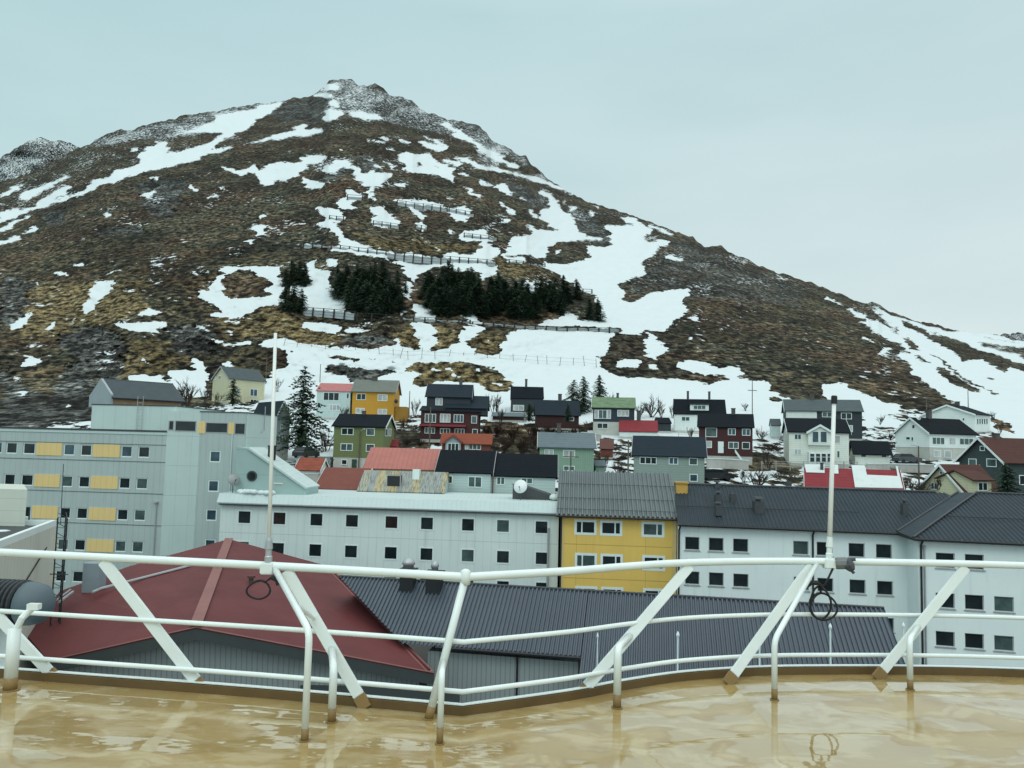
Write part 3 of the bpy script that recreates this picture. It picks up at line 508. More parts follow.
def uzr(F, r): return F.rect(*r)
# ---- A: grey hotel on the left
FA = FR(80, 79, 5)
zt = FA.uz(80, 430)[1]; uR = FA.uz(163, 500)[0]
colsA = [(-64,-53),(-48,-37),(-25,-14),(-9,2),(6,17),(23,35),(63.5,74.5),(80.5,91.5),(121,132),(138,149.5)]
A = thing('grey_hotel', FA.P(-6, 0), 'big grey panelled hotel with yellow panels between its windows, left of the white one', 'hotel')
rowsA = []
for j in range(6):
    yc = 448.5+31.6*j; rowsA.append(yc)
ops = []; pan = []
for yc in rowsA:
    for (a_, b_) in colsA:
        xm = (a_+b_)/2; y = yc+.031*(xm-30); x_sh = -(yc-449)*.067
        ops.append(FA.rect(a_+x_sh, y-5.6, b_+x_sh, y+5.6))
    for (a_, b_) in ((-35,-26.5),(-13.5,-9.5),(36.5,62),(93,120)):
        xm = (a_+b_)/2; y = yc+.031*(xm-30); x_sh = -(yc-449)*.067
        if b_-a_ > 5: pan.append(FA.rect(a_+x_sh, y-6.3, b_+x_sh, y+6.3))
zs_ = [o[2:] for o in ops]
uL = FA.uz(-75, 450)[0]
mb = MB(); wall_open(mb, FA, uL, uR, 0, zt, ops, .2)
wl = mb.build('wall', M_A, A)
for r in pan:
    mb = MB(); FA.box(mb, r[0], r[1], r[2], r[3], -.02, .05); mb.build('yellow_panel', M_YP, A)
for i, r in enumerate(ops): window(A, FA, r, WHITE, (G_SKY if random.random() < .35 else G_DARK) if i < 10 else random.choice([G_DARK, G_DARK, G_CURT]), d=-.06, fw_=.09, casing=0)
mb = MB()   # roof slab, back and side walls
FA.box(mb, uL, uR, zt+.004, zt+.16, -14, .12); mb.build('roof', M_FLAT, A)
mb = MB(); FA.box(mb, uL, uL+.2, 0, zt, -14, -.25); FA.box(mb, uL, uR, 0, zt, -14, -13.8); FA.box(mb, uL+.2, uR, 0, zt, -13.7, -.5); mb.build('rear_wall', M_A, A)
mb = MB(); FA.box(mb, uL, uR, zt-.3, zt-.05, .003, .06); mb.build('roof_edge', M_AL, A)
for yy in (460, 491.5, 523, 554.5, 443):
    u_, z_ = FA.uz(80, yy); mb = MB(); FA.box(mb, uL, uR-.01, z_-.03, z_+.03, .002, .03); mb.build('joint_strip', MAT('dark_joint', (.12, .13, .13)), A)
# stair tower: angled pale wall, then recessed wall
PR = FA.P(uR, 0)
FT = FR.__new__(FR); ph = math.radians(-12); FT.p0 = PR.copy(); FT.a = Vector((math.cos(ph), -math.sin(ph), 0)); FT.n = Vector((-math.sin(ph), -math.cos(ph), 0)); FT.phi = -12
zT2 = FT.uz(170, 411)[1]; uT = FT.uz(197, 480)[0]
mb = MB(); wall_open(mb, FT, 0, uT, 0, zT2, [], .2); FT.box(mb, 0.02, uT-.02, 0, zT2-.02, -8, -.1); mb.build('stair_wall', M_AL, A)
FT2 = FR.__new__(FR); ph = math.radians(3); FT2.p0 = FT.P(uT, 0); FT2.a = Vector((math.cos(ph), -math.sin(ph), 0)); FT2.n = Vector((-math.sin(ph), -math.cos(ph), 0)); FT2.phi = 3
uE = FT2.uz(246, 426)[0]
ops2 = [FT2.rect(209.5, y-5.8, 220.5, y+5.8) for y in (456.5,)] + [FT2.rect(209.5-dx, y-5.8, 220.3-dx, y+5.8) for y, dx in ((486, 1.6), (515, 3.6), (545, 5))]
rib = FT2.rect(197, 420, 246, 433)
mb = MB(); wall_open(mb, FT2, 0, uE, 0, zT2, ops2 , .2); FT2.box(mb, .02, uE-.02, 0, zT2-.02, -8.5, -.3); mb.build('stair_wall', M_A, A)
mb = MB(); FT2.box(mb, uE-.01, uE+.12, 0, zT2-.02, -8.5, -.05); mb.build('stair_wall', M_AL, A)
mb = MB(); FT2.box(mb, -.1, uE+.2, zT2+.003, zT2+.09, -8.6, .06); mb.build('roof', M_FLAT, A)
for r in ops2: window(A, FT2, r, WHITE, random.choice([G_DARK, G_SKY]), d=-.03, fw_=.11, casing=.05)
# ribbon window wrapping both walls
def ribbon(F, px, mat, d=.03, nm='ribbon_window'):
    r = F.rect(*px)
    if mat is M_YP:
        mb = MB(); F.box(mb, r[0], r[1], r[2]+.003, r[3]-.003, .002, d+.02); mb.build('yellow_panel', M_YP, A)
    else: window(A, F, r, GREYT, mat, d=d, fw_=.08, depth=.05, name='window')
ribbon(FT, (168.5, 420.5, 174, 430.3), G_DARK); ribbon(FT, (175, 420.7, 196.3, 431.5), G_DARK)
ribbon(FT2, (198, 421.5, 205.3, 433.5), M_YP); ribbon(FT2, (205.6, 422.5, 228, 433), G_DARK); ribbon(FT2, (228.4, 422.7, 234, 434), M_YP); ribbon(FT2, (234.6, 423, 245.5, 434.6), G_DARK)
# penthouse block behind the parapet, with a small gabled roof house
FP = FR(128, 80, 5); zP = FP.uz(128, 405.5)[1]; uP0 = FP.uz(91.5, 415)[0]; uP1 = FP.uz(176, 415)[0]
mb = MB(); FP.box(mb, uP0, uP1, zt-.5, zP, -11, 0); mb.build('penthouse', M_AL, A)
mb = MB(); FP.box(mb, uP0-.05, uP1+.05, zP+.003, zP+.1, -11.05, .05); mb.build('roof', M_FLAT, A)
FG = FR(110, 83, -46); uG0 = 0.; uG1 = FG.uz(181, 404)[0]; zG0 = zP; zGe = FG.uz(110, 397.0)[1]; zGr = W(102, 380.5, 85.5).z
mb = MB(); mb.prism([FG.P(uG0, zG0), FG.P(uG0, zGe), FG.P(uG0, zGr, -3.2), FG.P(uG0, zGe, -6.4), FG.P(uG0, zG0, -6.4)], FG.a*(uG1-uG0)); mb.build('plant_room', MAT('timber_lining', (.38, .26, .17), .8, .2, 2), A)
mb = MB(); mb.prism([FG.P(uG0, zG0, .25), FG.P(uG0, zGe+.3, .25), FG.P(uG0, zGr+.2, -3.2), FG.P(uG0, zGe+.3, -6.6), FG.P(uG0, zG0, -6.6)], -FG.a*.25); mb.build('gable_cladding', MAT('blue_grey_metal', (.30, .35, .37), .5, .1), A)
mb = MB()
mb.slab([FG.P(uG0-.15, zGr+.12, -3.2), FG.P(uG1+.3, zGr+.12, -3.2), FG.P(uG1+.3, zGe-.05, .5), FG.P(uG0-.15, zGe-.05, .5)], .14)
mb.slab([FG.P(uG0-.15, zGr+.12, -3.2), FG.P(uG1+.3, zGr+.12, -3.2), FG.P(uG1+.3, zGe-.05, -6.9), FG.P(uG0-.15, zGe-.05, -6.9)], .14)
mb.build('roof', MAT('slate_grey_roof', (.065, .08, .088), .7, .15, spec=.1), A)
# ladder on the penthouse
mb = MB()
for x_ in (137, 142.5):
    u_, z0_ = FP.uz(x_, 428); mb.tube([FP.P(u_, zt, .18), FP.P(u_, zP+1.0, .18)], .025, 5)
for k in range(9):
    z_ = zt+.25+k*.34; mb.tube([FP.P(FP.uz(137, 420)[0], z_, .18), FP.P(FP.uz(142.5, 420)[0], z_, .18)], .018, 5)
mb.build('roof_ladder', ZINC, A)
# drain pipes, camera post, wall lamp
mb = MB(); u_, z1_ = FA.uz(157, 503); mb.tube([FA.P(u_, 0, .1), FA.P(u_, z1_, .1)], .05, 6); FA.box(mb, u_-.25, u_+.15, z1_, z1_+.16, .03, .25); mb.build('downpipe', GREYT, A)
mb = MB(); u_, z1_ = FT2.uz(232, 434); FT2.box(mb, u_, u_+.12, 2, z1_, .002, .1); mb.build('downpipe', M_AL, A)
mb = MB(); mb.tube([FT2.P(uE+.25, zT2-1.9, -3.6), FT2.P(uE+.25, zT2-1.7, -4.4), FT2.P(uE+.25, zT2+.9, -4.4)], .04, 6); mb.build('roof_pipe', GREYT, A)
mb = MB(); mb.tube([W(63.5, 464, 70), W(60.5, 525, 70)], .035, 5); o = mb.build('mast', DARKMET, A)
mb = MB(); 
# ---- the sloping wing between the two hotels
FW = FR(240, 76.3, 5); WG = thing('sloping_stairway_wing', FW.P(1, 0), 'grey stairway wing with a long slanting metal roof and one round window', 'building')
pp = [(236, 510), (236, 446.8), (250, 448.5), (306, 488), (306, 510)]
pts = [FW.P(*FW.uz(x, y)) for x, y in pp]; pts[0].z = 6; pts[-1].z = 6
mb = MB(); mb.prism(pts, FW.n*-3.6); mb.build('wall', MAT('grey_render', (.33, .45, .43), .7, .08, .6, streak=.25, lines=[(2, 2.4, .04, .4)]), WG)
q0 = FW.P(*FW.uz(249, 447.2)); q1 = FW.P(*FW.uz(307, 487.4)); mb = MB()
mb.slab([q0+FW.n*.2, q1+FW.n*.2, q1-FW.n*3.8, q0-FW.n*3.8], -.18); mb.build('roof', MAT('white_metal_roof', (.50, .60, .58), .5, .05, 1, lines=[(0, .5, .025, .3)]), WG)
u_, z_ = FW.uz(252, 476); mb = MB(); mb.lathe(FW.P(u_, z_, -.05), [(.52, 0), (.52, .12), (.4, .13)], 20, FW.n); wd = mb.build('round_window', DARKMET, WG)
mb = MB(); mb.lathe(FW.P(u_, z_, .06), [(.38, 0), (.38, .05)], 18, FW.n); mb.build('pane', G_DARK, wd)
def dish(name, c, r, look, label, mount=1.2, group=None, mat=None, grp=None):
    c = Vector(c); t = thing('satellite_dish', c-Vector((0, 0, mount)), label, 'satellite dish', group); ax = Vector(look).normalized(); mb = MB()
    prof = [(r*k/6, .22*r*(k/6)**2) for k in range(1, 7)]; mb.lathe(c, prof+[(r*.99, .22*r+.02)], 20, ax); mb.build('dish', mat or ZINC, t, smooth=True)
    mb = MB(); mb.tube([c-Vector((0, 0, mount)), c-ax*.12, c], .045, 6); mb.build('mount', DARKMET, t)
    mb = MB(); mb.tube([c-Vector((0, 0, r*.9))+ax*.15, c+ax*r*.9-Vector((0, 0, r*.25))], .02, 5); mb.lathe(c+ax*r*.9-Vector((0, 0, r*.25)), [(.06, -.08), (.07, .08)], 8, ax); mb.build('feed_arm', DARKMET, t)
    return t
dish('d', FW.P(*FW.uz(237, 480), .8), .62, (.6, -.6, .35), 'mesh grey satellite dish beside the round window', mat=MAT('dish_grey', (.3, .33, .32), .6, .1))
mb = MB(); mb.tube([FW.P(*FW.uz(274, 483.5), .02), FW.P(*FW.uz(283, 483.8), .02)], .07, 6); mb.build('wall_pipe', CREAMT, WG)
mb = MB()
for x_ in (263.5, 268.5): mb.lathe(FW.P(*FW.uz(x_, 451), -1.5), [(.16, -.9), (.16, .4), (.22, .42), (.22, .55)], 8)
mb.build('roof_vent', BLACKM, WG)
# ---- B: white hotel
FB = FR(390, 73.8, 5); uB0 = FB.uz(220, 520)[0]; uB1 = FB.uz(558.5, 530)[0]
B = thing('white_hotel', FB.P(0, 0), 'long pale aqua-white hotel with rows of square windows, between grey and yellow buildings', 'hotel')
zBf0 = FB.uz(390, 508.5)[1]; zBf1 = FB.uz(390, 498.5)[1]
cB = [244.5, 279.5, 316.5, 352, 391.5, 427, 468, 503, 541.5]
ops = []
for j, (y0_, k) in enumerate(((517.2, .034), (547.6, .036), (577.5, .037), (607, .038))):
    for x_ in cB:
        xs_ = x_ - j*.004*(x_-512)*-1*0 - (j*(512-x_)*.0065); y = y0_+k*(x_-244.5); ops.append(FB.rect(xs_-6.6, y-6.6, xs_+6.6, y+6.6))
mb = MB(); wall_open(mb, FB, uB0, uB1, 0, zBf0, ops, .2); mb.build('wall', M_B, B)
mb = MB(); FB.box(mb, uB0+.01, uB1-.01, 0, zBf0-.01, -12, -.4); mb.build('rear_wall', M_B, B)
for r in ops: window(B, FB, r, WHITE, GL(), d=.03, fw_=.07, casing=.05, depth=.1)
mb = MB(); mb.prism([FB.P(uB0-.25, zBf0, .35), FB.P(uB0-.25, zBf0+.1, .38), FB.P(uB0-.25, zBf1, -.1), FB.P(uB0-.25, zBf1, -12), FB.P(uB0-.25, zBf0, -12)], FB.a*(uB1-uB0+.2)); mb.build('parapet', M_BF, B)
mb = MB(); mb.tube([FB.P(uB0, zBf0-.06, .42), FB.P(uB1, zBf0-.06, .42)], .08, 6); mb.build('gutter', DARKMET, B)
mb = MB(); mb.tube([FB.P(FB.uz(558, 540)[0]-.9, .2, .12), FB.P(FB.uz(558, 540)[0]-.9, FB.uz(556, 528)[1], .12)], .09, 6); mb.build('downpipe', GREYT, B)
zr = zBf1
def on_roof(F, x, y0, D): return W(x, y0, D)
# roof monitor with black roof and dishes
FM = FR(530, 77, 5); mb = MB(); a0 = FM.uz(512.5, 496); a1 = FM.uz(550, 498)
t = thing('black_roof_hutch', FM.P(a0[0], zr), 'black felted hutch with a slanted top, behind the parapet of the white hotel', 'roof hutch')
mb.prism([FM.P(a0[0], zr-.01), FM.P(a0[0], FM.uz(513, 484)[1]), FM.P(FM.uz(527, 485)[0], FM.uz(527, 487)[1]), FM.P(a1[0], FM.uz(550, 495)[1]), FM.P(a1[0], zr-.01)], FM.n*-2.5); mb.build('hutch_body', M_FLAT, t)
mb = MB(); mb.box(FM.P(a0[0]-.1, FM.uz(513, 484)[1], .1), FM.a*.5, FM.n*-2.7, Vector((0, 0, .12))); mb.build('hutch_cap', GREYT, t)
dish('d', FM.P(FM.uz(521.6, 486.3)[0], FM.uz(521.6, 486.3)[1], 1.1), .68, (-.25, -.9, .3), 'white oval satellite dish in front of the black roof hutch', 1.35, mat=MAT('dish_white', (.72, .76, .75), .5, .05))
mb = MB()
for k in range(7): mb.lathe(FM.P(FM.uz(552+random.random()*4, 490)[0], zr+.25+.1*random.random(), random.uniform(-.3, .5)), [(.1, -.3), (.42, -.1), (.35, .15), (.1, .3)], 8)
tag(mb.build('snow_heap', SNOW, None, True), 'small melting snow heap on the white hotel roof beside the black hutch', 'snow heap')
mb = MB()
for k in range(16): mb.lathe(FB.P(FB.uz(238+k*2.2, 490)[0], zr+.16*random.random(), random.uniform(-.6, -.2)), [(.1, -.2), (.42, -.05), (.3, .2), (.08, .3)], 8)
tag(mb.build('snow_drift', SNOW, None, True), 'thin snow drift on the left end of the white hotel parapet', 'snow drift')
# ---- corrugated roofs
def corrug(mb, o, along, down, L, H, pitch, amp, lift=None):
    """sheet at o spanning L along `along` and H down `down`; ribs run down"""
    al = Vector(along).normalized(); dn = Vector(down).normalized(); n = al.cross(dn).normalized()
    if n.z < 0: n = -n
    k = int(L/pitch); prof = [(0, 0), (.3, 0), (.45, 1), (.75, 1), (.9, 0)]
    us = [(i+f)*pitch for i in range(k) for f, _ in prof]; hs = [h*amp for i in range(k) for _, h in prof]
    us.append(L); hs.append(0); base = len(mb.v)
    for u_, h_ in zip(us, hs):
        for t_ in (0, H): mb.v.append(tuple(Vector(o)+al*u_+dn*t_+n*h_))
    for i in range(len(us)-1): a_ = base+2*i; mb.f.append((a_, a_+2, a_+3, a_+1))
# ---- D: yellow building
FD = FR(620, 70.5, 5); uD0 = FD.uz(560.5, 540)[0]; uD1 = FD.uz(676.5, 540)[0]; Dn = thing('yellow_apartment_house', FD.P(0, 0), 'yellow apartment house under a grey corrugated roof, between two white buildings', 'apartment house')
zDe = FD.uz(620, 517)[1]
ops = []; kinds = []
for j, yc in enumerate((527.3, 560.8, 594)):
    for i, (x0, x1) in enumerate(((575.5, 595.5), (601, 621.2), (642.5, 663.3))):
        y = yc+(x0-576)*.034; xs_ = -j*(512-x0)*.006; ops.append(FD.rect(x0+xs_, y-6.6, x1+xs_, y+6.6)); kinds.append(i)
mb = MB(); wall_open(mb, FD, uD0, uD1, 0, zDe+.1, ops, .2); mb.build('wall', M_Y, Dn)
mb = MB(); FD.box(mb, uD0+.01, uD1-.01, 0, zDe, -12, -.4); mb.build('rear_wall', M_Y, Dn)
for r, i in zip(ops, kinds): window(Dn, FD, r, WHITE, random.choice([G_DARK, G_DARK, G_CURT]), d=.02, fw_=.12, casing=.1, depth=.1, mull=((.32,) if i == 0 else (.7,)))
rt0 = W(569, 471.5, 76.0); zDr = rt0.z; P_e0 = FD.P(FD.uz(556.5, 517)[0], zDe+.05, .55); La = FD.uz(680, 518)[0]-FD.uz(556.5, 517)[0]
P_r0 = FD.P(FD.uz(556.5, 517)[0], zDr, -6.0); dn = P_e0-P_r0
mb = MB(); corrug(mb, P_r0, FD.a, dn, La, dn.length, .42, .15); mb.build('roof', M_RD2, Dn, fixn=False)
bk = FD.P(FD.uz(556.5, 517)[0], zDe+.05, -12.5)-P_r0; mb = MB(); mb.slab([P_r0, P_r0+FD.a*La, P_r0+FD.a*La+bk, P_r0+bk], -.06); mb.build('roof', M_RD2, Dn)
mb = MB(); 
for q in (0, La): 
    pass
mb.prism([FD.P(uD0+.02, zDe, -.3), FD.P(uD0+.02, zDr-.25, -6), FD.P(uD0+.02, zDe, -12)], FD.a*(uD1-uD0-.04)); mb.build('gable', M_Y, Dn)
mb = MB()
for f_ in (.34, .66, .9):
    mb.tube([P_r0+dn*f_+Vector((0, 0, .16)), P_r0+dn*f_+FD.a*La+Vector((0, 0, .16))], .035, 5)
mb.build('snow_guard', DARKMET, Dn)
mb = MB(); mb.tube([P_e0+Vector((0, 0, -.1))+FD.n*.08, P_e0+FD.a*La+Vector((0, 0, -.1))+FD.n*.08], .1, 6); mb.build('gutter', BLACKM, Dn)
mb = MB(); mb.tube([FD.P(uD0+.05, 0, .1), FD.P(uD0+.05, zDe, .1)], .07, 6); mb.build('downpipe', BLACKM, Dn)
mb = MB(); FD.box(mb, uD0, uD0+.35, 0, zDe, .002, .04); FD.box(mb, uD1-.4, uD1, 0, zDe, .002, .04); mb.build('corner_board', MAT('ochre_board', (.62, .47, .2), .7, .1), Dn)
# yellow brick flue on the roof
c0 = W(677.5, 484, 73); mb = MB(); mb.box(c0+Vector((-.1, 0, -1.0)), FD.a*1.05, FD.n*-.9, Vector((0, 0, 1.05))); mb.build('chimney', MAT('yellow_timber', (.55, .33, .08), .7, .15, 2, lines=[(2, .22, .03, .5)]), Dn)
mb = MB(); mb.box(c0+Vector((-.2, 0, .06))+FD.n*.1, FD.a*1.25, FD.n*-1.1, Vector((0, 0, .14))); mb.build('chimney_cap', MAT('ochre_cap', (.5, .3, .08), .6, .1), Dn)
# ---- E: white building on the right: long wing then projecting wing with a hipped roof
FE = FR(780, 66.5, 9); E = thing('white_institution_block', FE.P(0, 0), 'long white plastered block with a dark ribbed hipped roof, far right behind the railing', 'building')
uE0 = FE.uz(678.5, 560)[0]; uE1 = FE.uz(907, 570)[0]; zEe = FE.uz(790, 528)[1]
colsE = [(685,699.5),(708.8,723.6),(733,748.3),(793.2,808.6),(816.7,832.6),(848.6,864.7),(876,892)]
ops = []
for j in range(4):
    for (x0, x1) in colsE:
        xm = (x0+x1)/2; y = (543.5+.041*(xm-692), 578+.053*(xm-692), 613+.062*(xm-692), 648+.07*(xm-692))[j]; h = 6.6+.5*(xm-692)/200
        xs_ = j*(xm-700)*.006; ops.append(FE.rect(x0+xs_, y-h, x1+xs_, y+h))
mb = MB(); wall_open(mb, FE, uE0, uE1, 0, zEe, ops, .25); mb.build('wall', M_E, E)
for r in ops: window(E, FE, r, GREYT, G_DARK if random.random() < .9 else G_CURT, d=-.12, fw_=.06, depth=.06)
for r in ops:
    pass
for r in ops:
    mb = MB(); FE.box(mb, r[0]-.08, r[1]+.08, r[2]-.1, r[2]-.002, -.2, .07); mb.build('window_sill', ZINC, E)
FE2 = FR(921, 61.8, 13); uF0 = FE2.uz(918.5, 580)[0]; uF1 = FE2.uz(1120, 590)[0]; zFe = FE2.uz(921, 538.3)[1]; zEe2 = zFe
ops = []
for j, (yc, k) in enumerate(((561, .05), (601.3, .062), (639.8, .075), (680, .085))):
    for i, (x0, x1) in enumerate(((935.8, 954.8), (965, 984), (994.3, 1014), (1040, 1060), (1072, 1092))):
        if j == 0 and i == 2: continue
        y = yc+k*(x0-945); ops.append(FE2.rect(x0, y-7.6, x1, y+7.6))
mb = MB(); wall_open(mb, FE2, uF0, uF1, 0, zFe, ops, .25); 
c_a = FE.P(uE1, 0); c_b = FE2.P(uF0, 0)
mb.poly([c_a, c_b, c_b+Vector((0, 0, zFe)), c_a+Vector((0, 0, zEe))])
mb.build('wall', M_E, E)
for r in ops: window(E, FE2, r, GREYT, G_DARK if random.random() < .75 else G_CURT, d=-.12, fw_=.06, depth=.06)
for r in ops:
    mb = MB(); FE2.box(mb, r[0]-.08, r[1]+.08, r[2]-.1, r[2]-.002, -.2, .07); mb.build('window_sill', ZINC, E)
# roofs
zEr = W(690, 485.5, 73.5).z
p_e = FE.P(uE0-.1, zEe, .5); p_r = FE.P(uE0-.1, zEr, -7.2); dn = p_e-p_r; LE = uE1-uE0+6
mb = MB(); corrug(mb, p_r, FE.a, dn, LE, dn.length, .34, .06); mb.build('roof', M_RD, E, fixn=False)
bk = FE.P(uE0-.1, zEe, -14.5)-p_r; mb = MB(); mb.slab([p_r, p_r+FE.a*LE, p_r+FE.a*LE+bk, p_r+bk], -.06); mb.build('roof', M_RD, E)
mb = MB()
mb.prism([FE.P(uE0, zEe, -.3), FE.P(uE0, zEr-.2, -7.2), FE.P(uE0, zEe, -14)], FE.a*.2); FE.box(mb, uE0+.01, uE1+4, 0, zEe-.02, -14, -.5); mb.build('rear_wall', M_E, E)
# hip of the projecting wing
apx = W(977, 498.5, 70.5); apx.z = zEr+.02
e0 = FE2.P(uF0-.45, zFe, .5); e1 = FE2.P(uF1, zFe, .5); l0 = FE.P(uE1-.9, zEe+.02, .52); ap2 = apx+FE2.a*12
mb = MB(); 
def corrug_tri(mb, apx, e0, e1, ap2, pitch, amp):
    al = (e1-e0).normalized(); L = (e1-e0).length; nrm = al.cross((apx-e0)).normalized()
    if nrm.z < 0: nrm = -nrm
    hfoot = (apx-e0).dot(al); perp = (apx-e0)-al*hfoot; base = len(mb.v); k = int(L/pitch); us = []; hs = []
    for i in range(k):
        for f_, h_ in ((0, 0), (.3, 0), (.45, 1), (.75, 1), (.9, 0)): us.append((i+f_)*pitch); hs.append(h_*amp)
    for u_, h_ in zip(us, hs):
        t_ = min(1, u_/hfoot); mb.v.append(tuple(e0+al*u_+nrm*h_)); mb.v.append(tuple(e0+al*u_+perp*t_+nrm*h_))
    for i in range(len(us)-1): a_ = base+2*i; mb.f.append((a_, a_+2, a_+3, a_+1))
corrug_tri(mb, apx+Vector((0, 0, .05)), e0, e1, ap2, .36, .06); mb.build('roof', M_RD, E, fixn=False)
lp = W(958, 497, 71.5); lp.z = zEr+.08
mb = MB(); mb.prism([e0+Vector((0, 0, .05)), apx+Vector((0, 0, .12)), lp, l0+Vector((0, 0, .1))], Vector((0, 0, -.08))); mb.build('hip_panel', M_RD, E)
mb = MB(); mb.tube([e0+Vector((0, 0, .12)), apx+Vector((0, 0, .2))], .09, 6); mb.tube([l0+Vector((0, 0, .14)), lp+Vector((0, 0, .08))], .08, 6); mb.tube([apx+Vector((0, 0, .15)), ap2+Vector((0, 0, .15))], .09, 6); mb.tube([p_r+Vector((0, 0, .1)), p_r+FE.a*(LE-1)+Vector((0, 0, .1))], .1, 6); mb.build('ridge_cap', DARKMET, E)
mb = MB(); mb.tube([p_e+Vector((0, 0, -.08))+FE.n*.08, FE.P(uE1-.9, zEe-.08, .58), e0+Vector((0, 0, -.06))+FE2.n*.08, e1+Vector((0, 0, -.06))+FE2.n*.08], .11, 6); mb.build('gutter', BLACKM, E)
mb = MB()
for f_ in (.62, ): mb.tube([p_r+dn*f_+Vector((0, 0, .2)), p_r+dn*f_+FE.a*(LE-9)+Vector((0, 0, .2))], .03, 5)
hf = (apx-e0)
mb.tube([e0+hf*.42+Vector((0, 0, .2)), e0+hf*.42+FE2.a*14+Vector((0, 0, .2))], .03, 5); mb.build('snow_guard', BLACKM, E)
for F_, x_, y_ in ((FE, 812.5, 535), (FE, 679, 530), (FE2, 920.5, 545)):
    u_ = F_.uz(x_, y_)[0]; mb = MB(); mb.tube([F_.P(u_, 0, .12), F_.P(u_, F_.uz(x_, y_)[1], .12), F_.P(u_+.15, F_.uz(x_, y_)[1]+.5, .3)], .08, 6); mb.build('downpipe', BLACKM, E)
mb = MB(); u_ = FE2.uz(924, 550)[0]; mb.tube([FE2.P(u_, 0, .12), FE2.P(u_, FE2.uz(924, 547)[1], .12)], .07, 6); mb.lathe(FE2.P(u_, FE2.uz(924, 547)[1], .12), [(.12, -.1), (.14, .1), (.06, .16)], 8); mb.build('vent_pipe', ZINC, E)
mb = MB()
for y0, y1 in ((546.5, 556), (583.5, 598.5)):
    q = c_a.lerp(c_b, .05); u_, z_ = FE.uz(906, y1); z2_ = FE.uz(906, y0)[1]; FE.box(mb, uE1+.2, uE1+.32, z_, z2_, .06, .14)
mb.build('wall_slot', ZINC, E)
def rvent(x, y0, y1, w_px, D, hood=True, root=E):
    mb = MB(); b_ = W(x, y1, D); t_ = W(x, y0, D); h = t_.z-b_.z; w_ = w_px*D/F_PX/2
    mb.box(b_+Vector((-w_, -w_, -.4)), (2*w_, 0, 0), (0, 2*w_, 0), (0, 0, h*.7+.4))
    if hood: mb.lathe(b_+Vector((0, 0, h*.7+.001)), [(w_*.55, 0), (w_*.55, h*.15), (w_*1.25, h*.16), (w_*1.1, h*.3)], 10)
    mb.build('roof_vent', DARKMET, root)
rvent(718, 491, 503, 6, 71); rvent(718, 502, 511, 6, 68.5); rvent(732.5, 490, 501, 5, 71, False); rvent(758, 497, 511, 9, 69); rvent(904.5, 499, 513, 5.5, 67.5); rvent(788.7, 478, 490, 4.5, 74, False); rvent(717, 481, 490, 5, 74)
# ------------------------------------------------------------------ low buildings on the quay
def plane_hit(x, y, p0, n):
    d = ray(x, y); return CAM + d*((Vector(p0)-CAM).dot(n)/d.dot(n))
# ---- long dark corrugated shed
gl, gr = Wz(339, 577, 8.2), Wz(884, 609, 8.2)
ga = (gr-gl).normalized(); gn = Vector((ga.y, -ga.x, 0)); 
if gn.y > 0: gn = -gn
ge = Wz(500, 651, 5.2); run = (ge-gl).dot(gn); slope = Vector((gn.x*run, gn.y*run, 5.2-8.2)); H1 = slope.length; sd_ = slope.normalized(); gpn = ga.cross(sd_).normalized()
LG = (gr-gl).length
G = thing('dark_metal_shed', Vector((gl.x, gl.y, 0))+ga*LG/2+gn*4, 'long low shed under a dark ribbed metal roof, beside the red roof', 'shed')
u580 = (plane_hit(581, 657, gl, gpn)-gl).dot(ga)
q1 = plane_hit(432, 670, gl, gpn)-gl; qu, qd = q1.dot(ga), q1.dot(sd_)
H2 = H1*1.9
mb = MB(); prof = [(0, 0), (.25, 0), (.42, 1), (.72, 1), (.9, 0)]; pitch = .285; k = int(LG/pitch); base = None
def rib_sheet(mb, uA, uB, Hf):
    us = []; i = int(uA/pitch)
    while (i)*pitch < uB:
        for f_, h_ in prof:
            u_ = (i+f_)*pitch
            if uA <= u_ <= uB: us.append((u_, h_*.10))
        i += 1
    b0 = len(mb.v); up = gpn if gpn.z > 0 else -gpn
    for u_, h_ in us:
        H = Hf(u_); mb.v.append(tuple(gl+ga*u_+up*h_)); mb.v.append(tuple(gl+ga*u_+sd_*H+up*h_))
    for j in range(len(us)-1): a_ = b0+2*j; mb.f.append((a_, a_+2, a_+3, a_+1))
rib_sheet(mb, 0.02, u580, lambda u_: max(.02, min(H1, qd*u_/qu*1.04 if u_ < qu else H1)))
rib_sheet(mb, u580, LG, lambda u_: H2)
M_G = MAT('blue_black_ribbed_roof', (.05, .068, .088), .42, .2, .35, spec=.5, streak=.3)
mb.build('roof', M_G, G, fixn=False)
mb = MB(); bk = -gn*run*1.6+Vector((0, 0, -4.2)); mb.slab([gl, gr, gr+bk, gl+bk], -.05); mb.build('roof', M_G, G)
mb = MB(); mb.tube([gl+Vector((0, 0, .08)), gr+Vector((0, 0, .08))], .09, 6); mb.build('ridge_cap', DARKMET, G)
M_GW = MAT('grey_ribbed_wall', (.27, .30, .30), .6, .1, .5, lines=[(0, .3, .06, .45)])
eL = gl+slope; wz = 5.0
mb = MB(); p_ = Vector((eL.x, eL.y, 0))+ga*(qu*.9)-gn*.5; mb.box(p_, ga*(u580-qu*.9-.2), -gn*8, Vector((0, 0, 4.75)))
mb.box(Vector((gr.x, gr.y, 0))-ga*(LG-u580)+gn*run*1.75, ga*(LG-u580-.3), -gn*run*1.8, Vector((0, 0, 3.0-.6))); mb.build('wall', M_GW, G)
